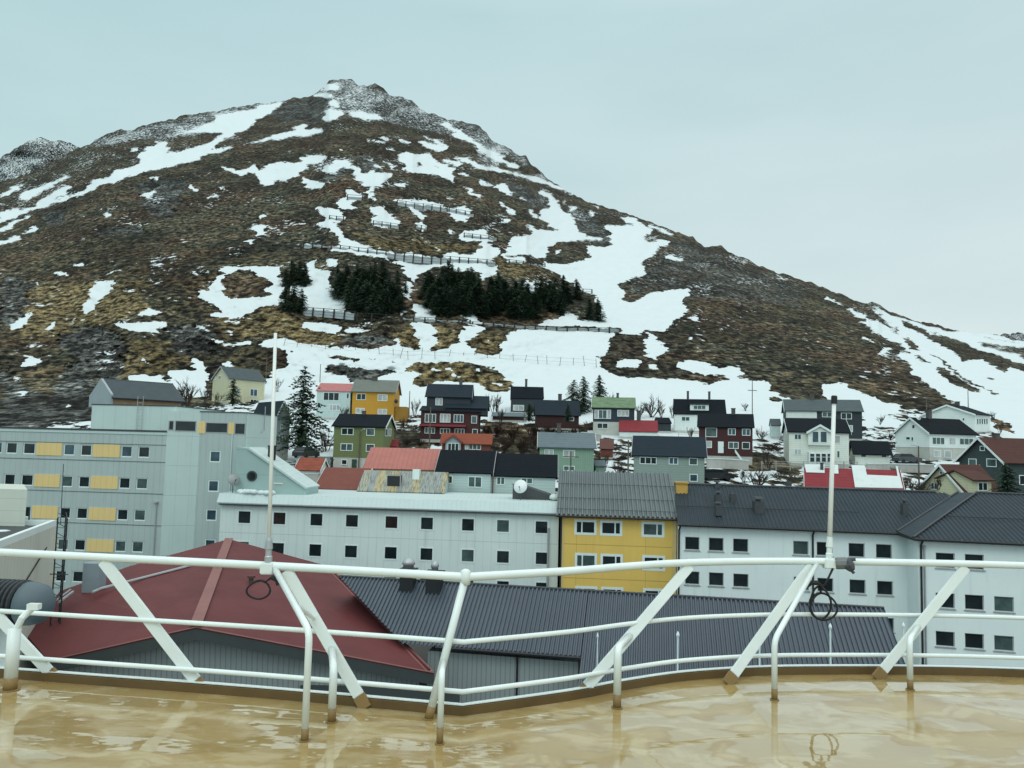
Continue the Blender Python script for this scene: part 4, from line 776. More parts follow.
mb = MB(); mb.prism([gr-ga*.25+Vector((0, 0, -.15)), gr-ga*.25+sd_*H2+Vector((0, 0, -.25)), Vector((gr.x, gr.y, 0))-ga*.25+gn*run*1.8, Vector((gr.x, gr.y, 0))-ga*.25-gn*run*1.5, gr-ga*.25+bk+Vector((0, 0, -.2))], -ga*.2); mb.build('gable', M_GW, G)
mb = MB(); mb.tube([eL+ga*qu*.97+gn*.1+Vector((0, 0, -.05)), eL+ga*u580+gn*.1+Vector((0, 0, -.05))], .11, 6); mb.build('gutter', BLACKM, G)
up_ = gpn if gpn.z > 0 else -gpn
mb = MB(); q = eL+ga*(u580-4)+gn*-.3; mb.tube([Vector((q.x, q.y, 4.9)), q+gn*-.15+Vector((0, 0, -.9)), Vector((q.x, q.y, 0))+gn*-.12], .07, 6); mb.build('downpipe', BLACKM, G)
def gvent(x0, x1, y0, y1, dome):
    c = plane_hit((x0+x1)/2, y1-3, gl, gpn); w_ = (x1-x0)*c.y/F_PX; h_ = (y1-y0)*c.y/F_PX*.95
    mb = MB(); mb.box(c-ga*w_/2-gn*.0, ga*w_, -gn*w_*.9, Vector((0, 0, h_*.72))); mb.box(c-ga*w_*.6+gn*.1+Vector((0, 0, h_*.72)), ga*w_*1.2, -gn*w_*1.1, Vector((0, 0, .07)))
    v_ = mb.build('roof_vent', MAT('black_vent_metal', (.018, .022, .025), .5, .2), G)
    mb = MB(); r_ = w_*dome; cc = c-gn*w_*.45+Vector((0, 0, h_*.72+.07)); mb.lathe(cc, [(r_*.8, 0), (r_*.8, h_*.12), (r_, h_*.14), (r_*.85, h_*.24), (r_*.5, h_*.31), (.02, h_*.34)], 12); mb.build('cowl', ZINC, v_, True)
    mb = MB(); mb.box(c-ga*w_*.9+gn*.55+up_*.09, ga*w_*1.8, -gn*1.6*w_, -sd_.dot(gn)*0*gn+Vector((0, 0, .02))); 
gvent(399, 412.5, 564, 596, .5); gvent(425, 439.5, 567, 598, .3)
for (x_, y0, y1, lab) in ((677.5, 636, 670, 'white vent pipe with a pointed cap, middle of the shed roof, between two slanted struts'), (759.6, 642, 668, 'plain short white vent pipe just left of the bent railing leg, no cap'), (830.6, 628, 664, 'white capped vent pipe under the hanging antenna cable'), (904, 627, 664, 'white vent pipe at the right end of the shed, against the white block'), (597, 637, 668, 'thin white vent pipe left of the slanted railing strut, over the shed eave')):
    b_ = plane_hit(x_, min(y1+6, 676), gl, gpn) if x_ < 890 else W(x_, y1, 46); h_ = W(x_, y0, b_.y).z-b_.z; r_ = .055 if x_ != 597 else .035
    mb = MB(); mb.lathe(b_-Vector((0, 0, .3 if x_ < 890 else b_.z)), [(r_, 0), (r_, (h_+.3 if x_ < 890 else h_+b_.z))], 8); o = mb.build('vent_pipe', WHITE)
    tag(o, lab, 'vent pipe', 'white vent pipes over the shed roof')
    if x_ not in (759.6, ):
        mb = MB(); mb.lathe(b_+Vector((0, 0, h_-.02)), [(r_*1.7, 0), (r_*1.9, .1), (r_*1.2, .2), (.01, .3)], 8); mb.build('cap', WHITE, o)
# ---- red roofed hall
Ax = Wz(229, 539, 9.3); Pf = Wz(196, 626.5, 7.1); R2 = plane_hit(434, 672, gl+up_*.3, gpn); rn_ = (Pf-Ax).cross(R2-Ax).normalized(); R0 = plane_hit(324, 565, Ax, rn_); R1 = plane_hit(338, 574.5, Ax, rn_); L1 = Wz(60, 591, 7.2); L2 = Wz(26, 634, 5.6); L3 = Wz(48, 660, 5.2)
Rh = thing('red_roofed_hall', Vector((Pf.x, Pf.y+10, 0)), 'low hall under a big dull red hipped metal roof, in front of the hotels', 'hall')
mb = MB(); t_ = Vector((0, 0, -.14))
Lm = Wz(130, 566, 8.3)
for tri in ((Ax, Pf, R2), (Ax, R2, R1), (Ax, R1, R0), (Ax, Lm, Pf), (Lm, L1, Pf), (L1, L2, Pf), (L2, L3, Pf)): mb.prism(tri, t_)
mb.build('roof', M_RED, Rh)
mb = MB(); mb.slab([Pf+Vector((-.35, -.1, .03)), Pf+Vector((.35, -.1, .03)), Ax+Vector((.35, 0, .03)), Ax+Vector((-.35, 0, .03))], .05); mb.build('ridge_flashing', M_REDL, Rh)
mb = MB(); d_ = (R2-R1); sidev = Vector((-1, -.3, 0)).normalized()*.55
mb.slab([R1+Vector((0, 0, .04)), R2+Vector((0, 0, .04)), R2+sidev+Vector((0, 0, .1)), R1+sidev+Vector((0, 0, .1))], .05)
mb.build('verge_flashing', M_REDL, Rh)
mb = MB()
for k in range(1):
    mb.tube([R1+sidev*.5+Vector((0, 0, .13)), R2+sidev*.5+Vector((0, 0, .17))], .07, 5)
mb.build('verge_cap', M_RED, Rh)
fd = MAT('dark_fascia', (.05, .058, .058), .6, .15)
mb = MB()
for a_, b_ in ((L3, Pf), (Pf, R2)): mb.prism([a_+t_, b_+t_, b_+t_+Vector((0, 0, -.62)), a_+t_+Vector((0, 0, -.62))], Vector((0, .2, 0)))
mb.build('fascia', fd, Rh)
mb = MB(); mb.tube([L3+Vector((0, -.03, -.03)), Pf+Vector((0, -.03, -.03)), R2+Vector((0, -.03, -.03))], .05, 5); mb.build('verge_trim', M_REDL, Rh)
back = Vector((0, .9, 0))
mb = MB(); z0 = lambda p: Vector((p.x, p.y, 0))
mb.prism([z0(L3)+back, z0(R2)+back, R2+back+Vector((-1.2, 0, -.5)), Pf+back+Vector((0, 0, -.5)), L3+back+Vector((.6, 0, -.5))], Vector((0, .25, 0)))
mb.build('wall', M_GW, Rh)
mb = MB(); mb.prism([z0(L3)+back+Vector((.3, .3, 0)), L3+back+Vector((.3, .3, -.6)), L2+Vector((.3, 0, -.6)), L1+Vector((.5, 0, -.6)), z0(L1)+Vector((.5, 0, 0))], Vector((.25, 0, 0))); mb.build('side_wall', M_GW, Rh)
mb = MB(); a_ = z0(Pf.lerp(R2, .42))+Vector((0, .8, 0)); mb.box(a_, (9.5, 0, 0), (0, .2, 0), (0, 0, 3.4)); mb.build('dark_cladding', fd, Rh)
def red_pt(x, y, lift=.05):
    n_ = (Lm-Ax).cross(Pf-Ax).normalized() if x < 212 else (Pf-Ax).cross(R2-Ax).normalized()
    return plane_hit(x, y, Ax, n_)+Vector((0, 0, lift))
mb = MB(); mb.tube([red_pt(92, 594, .1), red_pt(101, 590, .1), red_pt(190, 567, .1)], .09, 6); mb.build('roof_pipe', ZINC, Rh)
c = red_pt(94, 584, 0); mb = MB(); mb.box(c+Vector((-.55, -.5, -.5)), (1.1, 0, 0), (0, 1.0, 0), (0, 0, 1.95)); mb.build('chimney', MAT('blue_grey_sheet', (.25, .31, .34), .5, .1), Rh)
c = red_pt(251, 583, 0); mb = MB(); mb.lathe(c+Vector((0, 0, -.2)), [(.17, 0), (.17, .55), (.28, .56), (.28, .72)], 10); mb.build('roof_vent', MAT('brown_vent', (.09, .05, .045), .7), Rh)
mb = MB(); mb.tube([red_pt(59, 604, .12), red_pt(73, 593.5, .12)], .08, 5); mb.tube([red_pt(56.5, 602, .12), red_pt(70.5, 591.5, .12)], .06, 5); mb.build('roof_rail', ZINC, Rh)
# ---- pale building at the left edge, flat roof
ZL = 12.1; c0 = Wz(56.5, 520.6, ZL); c1 = Wz(0, 542, ZL); al = (c1-c0).normalized(); bk = Vector((-al.y, al.x, 0)); 
if bk.x > 0: bk = -bk
M_L = MAT('pale_green_cladding', (.56, .58, .50), .65, .07, .6, streak=.35, lines=[(1, .55, .03, .3)])
Lb = thing('pale_flat_roofed_building', Vector((c0.x, c0.y, 0))+al*6, 'pale green-grey building with a flat black roof at the left edge of view', 'building')
mb = MB(); b0 = Vector((c0.x, c0.y, 0)); mb.prism([b0, b0+al*17, b0+al*17+bk*14, b0+bk*14], Vector((0, 0, ZL-.35))); mb.build('wall', M_L, Lb)
mb = MB(); 
for o_, d_, w_ in ((b0, al*17, bk*.28), (b0+al*.0+bk*.28, bk*13.7, al*.28)): mb.box(o_+Vector((0, 0, ZL-.345)), d_, w_, Vector((0, 0, .4)))
mb.build('parapet', WHITE, Lb)
mb = MB(); mb.box(b0+Vector((0, 0, ZL-.345))+al*.3+bk*.3, al*16, bk*13, Vector((0, 0, .06))); mb.build('roof', M_FLAT, Lb)
cb = Wz(25, 522, ZL); mb = MB(); mb.box(cb+Vector((0, 0, -.3)), Vector((-9, 0, 0)), Vector((-3.4, 5, 0)), Vector((0, 0, W(25, 489.5, cb.y).z-cb.z+.3))); mb.build('roof_room', MAT('pale_cream_cladding', (.55, .58, .5), .6, .06, lines=[(2, .8, .03, .35)]), Lb)
mb = MB()
for k in range(14): mb.lathe(cb+Vector((random.uniform(-2.6, .3), random.uniform(-5, -2.2), -.27)), [(.3, -.05), (.55, 0), (.4, .04), (.08, .06)], 9)
tag(mb.build('snow_remnant', SNOW, None, True), 'melting snow remnant on the flat black roof at the left edge', 'snow patch')
mb = MB(); q = Wz(29, 519, ZL); mb.tube([q+Vector((0, 0, -.3)), q+Vector((0, 0, .75))], .05, 6); mb.build('roof_pipe', DARKMET, Lb)
mb = MB(); q0 = Wz(8, 565, 9.6); mb.tube([b0+al*9+Vector((0, 0, 8.2))-bk*.06, b0+al*2.2+Vector((0, 0, 10.6))-bk*.06], .04, 5); mb.build('wall_cable', BLACKM, Lb)
# lattice ladder mast
lm = thing('lattice_ladder_mast', Vector((W(61, 540, 49).x, 49, 0)), 'thin dark lattice ladder mast standing by the corner of the pale building', 'mast')
zt_ = W(61, 518, 49).z; xw = .3
for dx_, dy__ in ((-xw, 0), (xw, 0), (0, .35)):
    mb = MB(); mb.tube([lm.location+Vector((dx_, dy__, 0)), lm.location+Vector((dx_, dy__, zt_))], .045, 5); mb.build('upright', BLACKM, lm)
mb = MB(); k = 0
while k*.62 < zt_-.2:
    z_ = .3+k*.62
    for a_, b_ in (((-xw, 0), (xw, 0)), ((xw, 0), (0, .35)), ((0, .35), (-xw, 0))): mb.tube([lm.location+Vector((*a_, z_)), lm.location+Vector((*b_, z_+(.3 if a_[0] != -xw else 0)))], .022, 4)
    k += 1
mb.build('lacing', DARKMET, lm)
mb = MB(); 
for k in range(4): mb.tube([lm.location+Vector((-.55, 0, 2+k*2.4)), lm.location+Vector((.6, 0, 2+k*2.4))], .035, 5)
mb.build('bracket', DARKMET, lm)
# ------------------------------------------------------------------ the ship's own deck and railing
HR, HM, HL, HLIP, HDK = 1.12, 1.655, 2.06, 2.165, 2.25
ZR, ZM, ZLO, ZLIP, ZDK = [18-h for h in (HR, HM, HL, HLIP, HDK)]
TOPPX = [(-90,548.5),(0,552.3),(94,557),(269,565.8),(466,577),(570,571),(628,566.3),(687,562.7),(760,561.2),(829,561.5),(930,563),(1024,565.5),(1130,569.5)]
path = [Wz(x, y, ZR) for x, y in TOPPX]
def resample(P, step=.12, keep=(4,)):
    # smooth both halves, keep the corner
    def cat(Q):
        out = []
        for i in range(len(Q)-1):
            p0 = Q[max(i-1, 0)]; p1 = Q[i]; p2 = Q[i+1]; p3 = Q[min(i+2, len(Q)-1)]
            for t in np.linspace(0, 1, 6)[:-1]:
                t = float(t); out.append(.5*((2*p1)+(p2-p0)*t+(2*p0-5*p1+4*p2-p3)*t*t+(-p0+3*p1-3*p2+p3)*t**3))
        return out+[Q[-1]]
    return cat(P[:5])[:-1]+cat(P[4:])
pth = resample(path)
pl = pth[0]+(pth[0]-pth[1]).normalized()*3; prt = pth[-1]+(pth[-1]-pth[-2]).normalized()*3
pth = [pl]+pth+[prt]
def lvl(z): return [Vector((p.x, p.y, z)) for p in pth]
def at_x(x, z):
    """point of the rail line seen in pixel column x"""
    d = ray(x, 560); best = None
    for a_, b_ in zip(pth[:-1], pth[1:]):
        # intersect in plan the vertical plane through the ray
        n_ = Vector((d.y, -d.x, 0)); da, db = (a_-CAM).dot(n_), (b_-CAM).dot(n_)
        if da*db <= 0 and a_.y > 0:
            t = da/(da-db) if da != db else 0; p = a_.lerp(b_, t); return Vector((p.x, p.y, z))
ship = thing('ship', Vector((0, 3, 0)), 'ship seen from its own upper deck, wet ochre-painted deck in the foreground', 'ship')
def DECKMAT(name, flat=True):
    mt, nt, b = nodes(name); p = coords(nt)
    wob = nd(nt, 'ShaderNodeTexNoise'); wob.inputs['Scale'].default_value = .8; wob.inputs['Detail'].default_value = 3; nt.links.new(p, wob.inputs['Vector'])
    vm_ = nd(nt, 'ShaderNodeVectorMath', operation='SCALE'); nt.links.new(wob.outputs['Color'], vm_.inputs[0]); vm_.inputs['Scale'].default_value = 1.1
    va = nd(nt, 'ShaderNodeVectorMath', operation='ADD'); nt.links.new(p, va.inputs[0]); nt.links.new(vm_.outputs[0], va.inputs[1])
    mp_ = nd(nt, 'ShaderNodeMapping'); mp_.inputs['Scale'].default_value = (.9, 1.9, 1); mp_.inputs['Rotation'].default_value = (0, 0, .35); nt.links.new(va.outputs[0], mp_.inputs['Vector'])
    a1 = noise(nt, mp_.outputs[0], 1.0, 3, .5); fine = noise(nt, p, 9, 5); mid = noise(nt, p, 2.2, 5, .6)
    pud = ramp(nt, a1, .478, .508); rim = math_n(nt, 'MULTIPLY', ramp(nt, a1, .44, .492), math_n(nt, 'SUBTRACT', 1, pud))
    c = mixc(nt, mid, (.31, .215, .08), (.42, .31, .13)); c = mixc(nt, math_n(nt, 'MULTIPLY', fine, .3), c, (.24, .16, .06))
    film_sheen = ramp(nt, noise(nt, mp_.outputs[0], 2.1, 5, .6), .49, .60)
    c = mixc(nt, math_n(nt, 'MULTIPLY', film_sheen, .4), c, (.54, .46, .28))  # pale film tone, with soft sky reflection painted into the colour
    c = mixc(nt, math_n(nt, 'MULTIPLY', rim, .3), c, (.20, .10, .025))
    nt.links.new(c, b.inputs['Base Color'])
    nt.links.new(math_n(nt, 'ADD', math_n(nt, 'MULTIPLY', math_n(nt, 'SUBTRACT', 1, pud), math_n(nt, 'ADD', math_n(nt, 'MULTIPLY', fine, .05), .05)), .02), b.inputs['Roughness'])
    b.inputs['Specular IOR Level'].default_value = .5
    nt.links.new(math_n(nt, 'ADD', math_n(nt, 'MULTIPLY', pud, .75), .25), b.inputs['Coat Weight']); b.inputs['Coat Roughness'].default_value = .01; b.inputs['Coat IOR'].default_value = 1.45
    bp = nd(nt, 'ShaderNodeBump'); bp.inputs['Distance'].default_value = .012; nt.links.new(math_n(nt, 'MULTIPLY', math_n(nt, 'SUBTRACT', 1, pud), .16), bp.inputs['Strength'])
    nt.links.new(math_n(nt, 'ADD', mid, math_n(nt, 'MULTIPLY', fine, .15)), bp.inputs['Height']); nt.links.new(bp.outputs[0], b.inputs['Normal'])
    b2 = nd(nt, 'ShaderNodeBump'); b2.inputs['Strength'].default_value = .06; b2.inputs['Distance'].default_value = .03; nt.links.new(noise(nt, coords(nt, (1, 2.2, 1)), 2.4, 2, .4), b2.inputs['Height']); nt.links.new(bp.outputs[0], b2.inputs['Normal']); nt.links.new(b2.outputs[0], b.inputs['Normal']); nt.links.new(b2.outputs[0], b.inputs['Coat Normal'])
    return mt
M_OC = MAT('ochre_paint', (.24, .155, .06), .4, .2, 3, streak=.5, dirt=(.1, .05, .02))
M_OSHADE = MAT('shaded_ochre_paint', (.12, .075, .03), .4, .25, 3, streak=.4, dirt=(.06, .03, .01))  # coaming ochre darkened, shade on its inner face put into the colour
M_RAIL = MAT('white_gloss_paint', (.74, .80, .77), .32, .06, 3, streak=.18, dirt=(.3, .26, .15), spec=.5, bump=.05)
mb = MB(); dk = lvl(ZDK); mb.poly(dk+[Vector((dk[-1].x+2, -6, ZDK)), Vector((dk[0].x-2, -6, ZDK))]); mb.build('deck', DECKMAT('wet_ochre_deck'), ship, fixn=False)
def strip(lv_in, zb, zt, off, th):
    mb = MB(); n = len(pth)
    for i in range(n-1):
        for j in (0,): pass
    inn = []; out = []
    for i, p in enumerate(pth):
        t = (pth[min(i+1, n-1)]-pth[max(i-1, 0)]); nn = Vector((-t.y, t.x, 0)).normalized(); inn.append(p+nn*off); out.append(p+nn*(off+th))
    for i in range(n-1):
        a_, b_, c_, d_ = inn[i], inn[i+1], out[i+1], out[i]
        f = lambda q, z: Vector((q.x, q.y, z))
        mb.poly([f(a_, zb), f(b_, zb), f(b_, zt), f(a_, zt)]); mb.poly([f(a_, zt), f(b_, zt), f(c_, zt), f(d_, zt)]); mb.poly([f(d_, zt), f(c_, zt), f(c_, zb), f(d_, zb)]); mb.poly([f(a_, zb), f(b_, zb), f(c_, zb), f(d_, zb)])
    return mb
strip(None, ZDK-.004, ZLIP-.014, -.02, .05).build('coaming', M_OSHADE, ship)
strip(None, ZLIP-.008, ZLIP, .0, .045).build('coaming_lip', M_RAIL, ship)
strip(None, 0, ZDK-.006, .005, .03).build('hull', MAT('white_hull_paint', (.7, .72, .72), .4, .05, 1), ship)
rail = thing('deck_railing', Vector((path[4].x, path[4].y, ZDK)), 'white tubular railing with three rails and slanted struts round the ochre deck', 'railing')
mb = MB(); mb.tube(lvl(ZR), .0355, 10); mb.build('top_rail', M_RAIL, rail, True)
for z in (ZM, ZLO):
    mb = MB(); mb.tube(lvl(z), .022, 8); mb.build('rail', M_RAIL, rail, True)
def deck_pt(x, y): return Wz(x, y, ZDK)
def flatbar(mb, a, b, w, t, ax=None):
    d = (b-a).normalized(); s_ = d.cross(Vector((0, 1, 0))).normalized() if ax is None else ax; n_ = d.cross(s_).normalized(); o = a-s_*w/2-n_*t/2
    mb.box(o, b-a, s_*w, n_*t)
def bar_part(nm, pts, shape, r, foot_y=None):
    """pts from the top down; the last foot length is painted ochre with the deck"""
    a = pts[-2]; b = pts[-1]; L = (b-a).length; f = min(foot_y*.78/L, .9); cut = b.lerp(a, f); mb = MB()
    if shape == 'flat':
        for p, q in zip(pts[:-2]+[a], pts[1:-1]+[cut]): flatbar(mb, p, q, r*2, .03)
        o = mb.build(nm, M_RAIL, rail, bevel=.006); mb = MB(); flatbar(mb, cut, b, r*2+.004, .034)
        mb.build('painted_foot', M_OC, o)
    else:
        pp_ = pts[:-1]+[cut]
        if len(pts) == 3:   # round off the bend
            k = pts[1]; u_ = (pts[0]-k).normalized(); v_ = (cut-k).normalized(); pp_ = [pts[0]]+[k+u_*.09*(1-t)**2+v_*.09*t**2 for t in (0, .25, .5, .75, 1)]+[cut]
        mb.tube(pp_, r, 8); o = mb.build(nm, M_RAIL, rail, True); mb = MB(); mb.tube([cut, b], r+.002, 8); mb.build('painted_foot', M_OC, o, True)
        mb = MB(); mb.lathe(b+Vector((0, 0, .001)), [(r*1.5, 0), (r*1.5, .008)], 10); mb.build('weld_collar', M_OC, o)
    return o
R_ = at_x
struts = {}
for k, (xt, xb, yb, w_) in dict(S0=(-62, 58, 681, .05), S1=(103, 204, 691, .052), S2=(287, 366, 708, .05), S4=(690, 578, 697, .05), S5=(812, 727, 684, .05), S6=(966, 876, 679, .05)).items():
    t_ = R_(xt, ZR-.03); b_ = deck_pt(xb, yb); struts[k] = (t_, b_); bar_part('strut', [t_, b_], 'flat', w_, .15)
t_ = R_(466, ZR); b_ = deck_pt(428.5, 719); struts['S3'] = (t_, b_); bar_part('strut', [t_, b_], 'round', .033, .13)
mb = MB(); mb.lathe(t_, [(.042, -.06), (.044, 0), (.042, .05), (.02, .065)], 10); mb.build('corner_collar', M_RAIL, rail, True)
def vleg(xb, yb, ytop, foot, r=.026, bend=None, name='leg', join=None):
    b_ = deck_pt(xb, yb); z_ = W(xb, ytop, b_.y).z; k_ = Vector((b_.x, b_.y, z_))
    if join: bend = struts[join[0]][0].lerp(struts[join[0]][1], join[1])
    pts = [k_, b_] if bend is None else [bend, k_, b_]
    return bar_part(name, pts, 'round', r, foot)
vleg(304.5, 741, 631, .12, .028, R_(275, ZR-.02), 'bent_leg')
vleg(774.5, 700, 640, .13, .027, R_(817, ZR-.02), 'bent_leg')
vleg(331.5, 722, 668, .14, .032, join=('S2', .58))
vleg(439.7, 744, 672, .16, .024, join=('S3', .6))
vleg(617, 708, 648, .15, .034, join=('S4', .56))
vleg(910.3, 690, 640, .13, .028, join=('S6', .54))
b9 = deck_pt(10, 690); z9 = W(10, 628, b9.y).z; bar_part('leg', [Vector((b9.x, b9.y, z9)), b9], 'round', .055, .14)
mb = MB(); k9 = Vector((b9.x, b9.y, z9)); mb.tube([k9+Vector((0, 0, -.05)), W(22, 618, b9.y), W(36, 605, b9.y+.1)], .03, 8); mb.box(W(33, 607, b9.y)+Vector((-.04, -.03, -.02)), (.1, 0, 0), (0, .06, 0), (0, 0, .05)); mb.build('clamp_arm', M_RAIL, rail)
s2 = struts['S2']; mb = MB(); p0 = s2[0].lerp(s2[1], .36); bb = deck_pt(304.5, 741); mb.tube([p0, Vector((bb.x, bb.y, W(304.5, 631, bb.y).z)).lerp(R_(275, ZR), .38)], .018, 6); mb.build('cross_brace', M_RAIL, rail)
# ---- whip antennas clamped to the top rail
def antenna(x, tip, label, thick, black):
    b_ = R_(x, ZR); t = thing('whip_antenna', b_, label, 'antenna', 'whip antennas on the railing'); tp = W(*tip, b_.y)
    d = (tp-b_).normalized(); mb = MB(); mb.tube([b_+d*.2, b_.lerp(tp, .5), tp], thick, 8, thick*.8); mb.build('whip', MAT('white_fibreglass', (.78, .80, .77), .35, .04, 4, spec=.5), t, True)
    mb = MB(); mb.lathe(b_+d*.03, [(.032, 0), (.034, .05), (.027, .06), (.027, .11), (.036, .12), (.03, .19), (thick*1.05, .22)], 10, d); mb.build('base_ferrule', ZINC if not black else M_RAIL, t)
    mb = MB(); mb.box(b_+Vector((-.06, -.05, -.07)), (.12, 0, 0), (0, .1, 0), (0, 0, .1)); mb.build('rail_clamp', M_RAIL, t, bevel=.01)
    if black:
        mb = MB(); mb.lathe(tp-d*.08, [(thick*1.15, 0), (thick*1.15, .075), (thick*.8, .085)], 10, d); mb.build('tip_cap', BLACKM, t)
    return t, b_
M_CB = MAT('black_rubber_cable', (.012, .012, .013), .5, .1, 5, streak=0)
t1, b1 = antenna(268.5, (275.5, 333), 'taller white whip antenna on the left part of the railing, small cable loop below', .019, False)
def loop(c, rx_, rz_, turns, tilt, n=40, dy=.02):
    return [c+Vector((math.cos(a)*rx_*(1+.06*math.sin(2.3*a)), dy*math.sin(a*1.7)+tilt*math.sin(a), math.sin(a)*rz_)) for a in np.linspace(math.pi/2, math.pi/2+2*math.pi*turns, n)]
c = W(259, 590, b1.y-.03); mb = MB(); mb.tube([b1+Vector((.04, -.05, -.1)), b1+Vector((.0, -.07, -.13))]+loop(c, .098, .075, 1.15, .03), .009, 6); mb.build('cable', M_CB, t1, True)
mb = MB(); mb.tube([W(271, 577, b1.y-.06), W(277, 580, b1.y-.06), W(278.5, 585, b1.y-.06)], .022, 6); mb.build('connector', BLACKM, t1)
t2, b2 = antenna(829, (834.3, 396), 'shorter thicker white antenna with a black tip, on the right part of the railing', .027, True)
mb = MB(); c = W(822, 604, b2.y-.05); mb.tube([b2+Vector((.02, -.05, -.06)), W(825, 585, b2.y-.06)]+loop(W(820, 603, b2.y-.06), .10, .16, 1.0, .02)+loop(W(823, 607, b2.y-.06), .13, .13, 1.2, .03), .011, 6); mb.build('cable', M_CB, t2, True)
mb = MB(); mb.tube([W(803, 588, b2.y-.05), W(811, 582.5, b2.y-.06), W(818, 583, b2.y-.06)], .028, 6); mb.tube([W(811, 582, b2.y-.06), W(820, 584, b2.y-.06), W(824, 590, b2.y-.06)], .014, 6); mb.build('connector', BLACKM, t2)
b3 = R_(840, ZR); ck = thing('clamp_fitting', b3, 'small grey clamp fitting strapped to the top rail beside the right antenna', 'fitting')  # small clamp bundle strapped to the rail, not a lamp
mb = MB(); mb.lathe(b3+Vector((-.06, -.03, -.015)), [(.055, 0), (.06, .02), (.06, .1), (.045, .13)], 10, Vector((1, -.3, .1))); mb.build('strap', MAT('grey_strap', (.16, .17, .17), .6, .3, 8), ck)
mb = MB(); mb.lathe(b3+Vector((.06, -.07, -.02)), [(.03, -.05), (.07, -.02), (.065, .03), (.02, .05)], 8, Vector((.6, -.5, .4))); mb.tube([b3+Vector((.05, -.08, -.04)), b3+Vector((.1, -.1, -.1))], .016, 5); mb.tube([b3+Vector((.08, -.05, .03)), b3+Vector((.13, -.07, .04))], .018, 5); mb.build('fitting_head', DARKMET, ck)
# ---- life raft canister outside the rail on the left
lr = W(5, 607, 9.2); Lc = thing('liferaft_canister', Vector((lr.x, lr.y, ZDK-.3)), 'black ribbed canister with a grey domed end beyond the railing at left', 'canister')
ax = Vector((1, -.12, 0)).normalized(); e_ = W(21, 603, 9.2); pr = []
for k in range(26):
    h = -1.5+k*.06; pr += [(.24, h), (.265, h+.015), (.265, h+.035), (.24, h+.05)]
mb = MB(); mb.lathe(e_, pr, 22, ax); mb.build('ribbed_shell', MAT('black_plastic', (.014, .018, .02), .4, .2, 2, spec=.5), Lc)
mb = MB(); mb.lathe(e_+ax*.062, [(.23, 0), (.25, .01), (.245, .1), (.22, .2), (.15, .27), (.04, .30)], 22, ax); mb.build('end_dome', MAT('blue_grey_plastic', (.10, .135, .15), .5, .15), Lc, True)
mb = MB(); mb.box(e_+ax*-1.2+Vector((-.1, -.2, -.9)), (.12, 0, 0), (0, .4, 0), (0, 0, .64)); mb.box(e_+ax*-.3+Vector((-.1, -.2, -.9)), (.12, 0, 0), (0, .4, 0), (0, 0, .64)); mb.box(e_+ax*-1.4+Vector((-.1, -1.9, -.96)), ax*1.6, (0, 2.3, 0), (0, 0, .06)); mb.build('cradle', M_RAIL, Lc)
# ------------------------------------------------------------------ the houses on the slope
def wallm(name, col, dk=.22, per=.3, ax=2): return MAT(name, col, .75, .08, .8, streak=.25, lines=[(ax, per, per*.2, dk)])
def roofm(name, col, var=.14, rough=.6): return MAT(name, col, rough, var, 1.2, streak=.15, spec=.03, lines=[(2, .32, .05, .3)])
W_CREAM = wallm('cream_siding', (.55, .53, .36)); W_GREYH = wallm('grey_siding', (.30, .34, .34)); W_WHITE = wallm('white_siding', (.72, .78, .75)); W_ORANGE = wallm('orange_yellow_siding', (.50, .26, .035))
W_GREEN = wallm('olive_green_siding', (.16, .19, .08)); W_MAROON = wallm('maroon_siding', (.06, .022, .022)); W_SLATE = wallm('slate_siding', (.035, .045, .052)); W_DKMAR = wallm('dark_maroon_siding', (.05, .02, .02))
W_BRICKRED = wallm('brick_red_siding', (.16, .05, .035)); W_SAGE = wallm('sage_green_siding', (.22, .33, .25), ax=0); W_NAVY = wallm('navy_siding', (.03, .04, .055)); W_GG = wallm('grey_green_siding', (.24, .30, .27))
W_CREAM2 = wallm('pale_cream_siding', (.70, .74, .67)); W_TEAL = wallm('dark_teal_siding', (.045, .065, .065)); W_PALEG = wallm('pale_grey_siding', (.46, .56, .54))
RF_GREY = roofm('grey_roof', (.085, .105, .11)); RF_PINK = roofm('pink_red_roof', (.42, .17, .165)); RF_TAUPE = roofm('taupe_roof', (.16, .175, .155)); RF_BLK = roofm('black_roof', (.009, .013, .017)); RF_SLATE = roofm('slate_roof', (.022, .031, .040))
RF_BRICK = roofm('brick_red_roof', (.22, .065, .04)); RF_LG = roofm('light_grey_roof', (.13, .165, .18)); RF_GRN = roofm('mossy_green_roof', (.15, .215, .13), .4); RF_RED = roofm('red_roof', (.22, .042, .048)); RF_BRN = roofm('brown_red_roof', (.085, .042, .036))
RF_RUST = roofm('rust_red_roof', (.25, .075, .05), .3); RF_WHITE = MAT('snow_covered_sheet', (.56, .62, .60), .7, .06)
FOUND = MAT('house_foundation', (.46, .46, .42), .9, .15, 1, streak=.4)
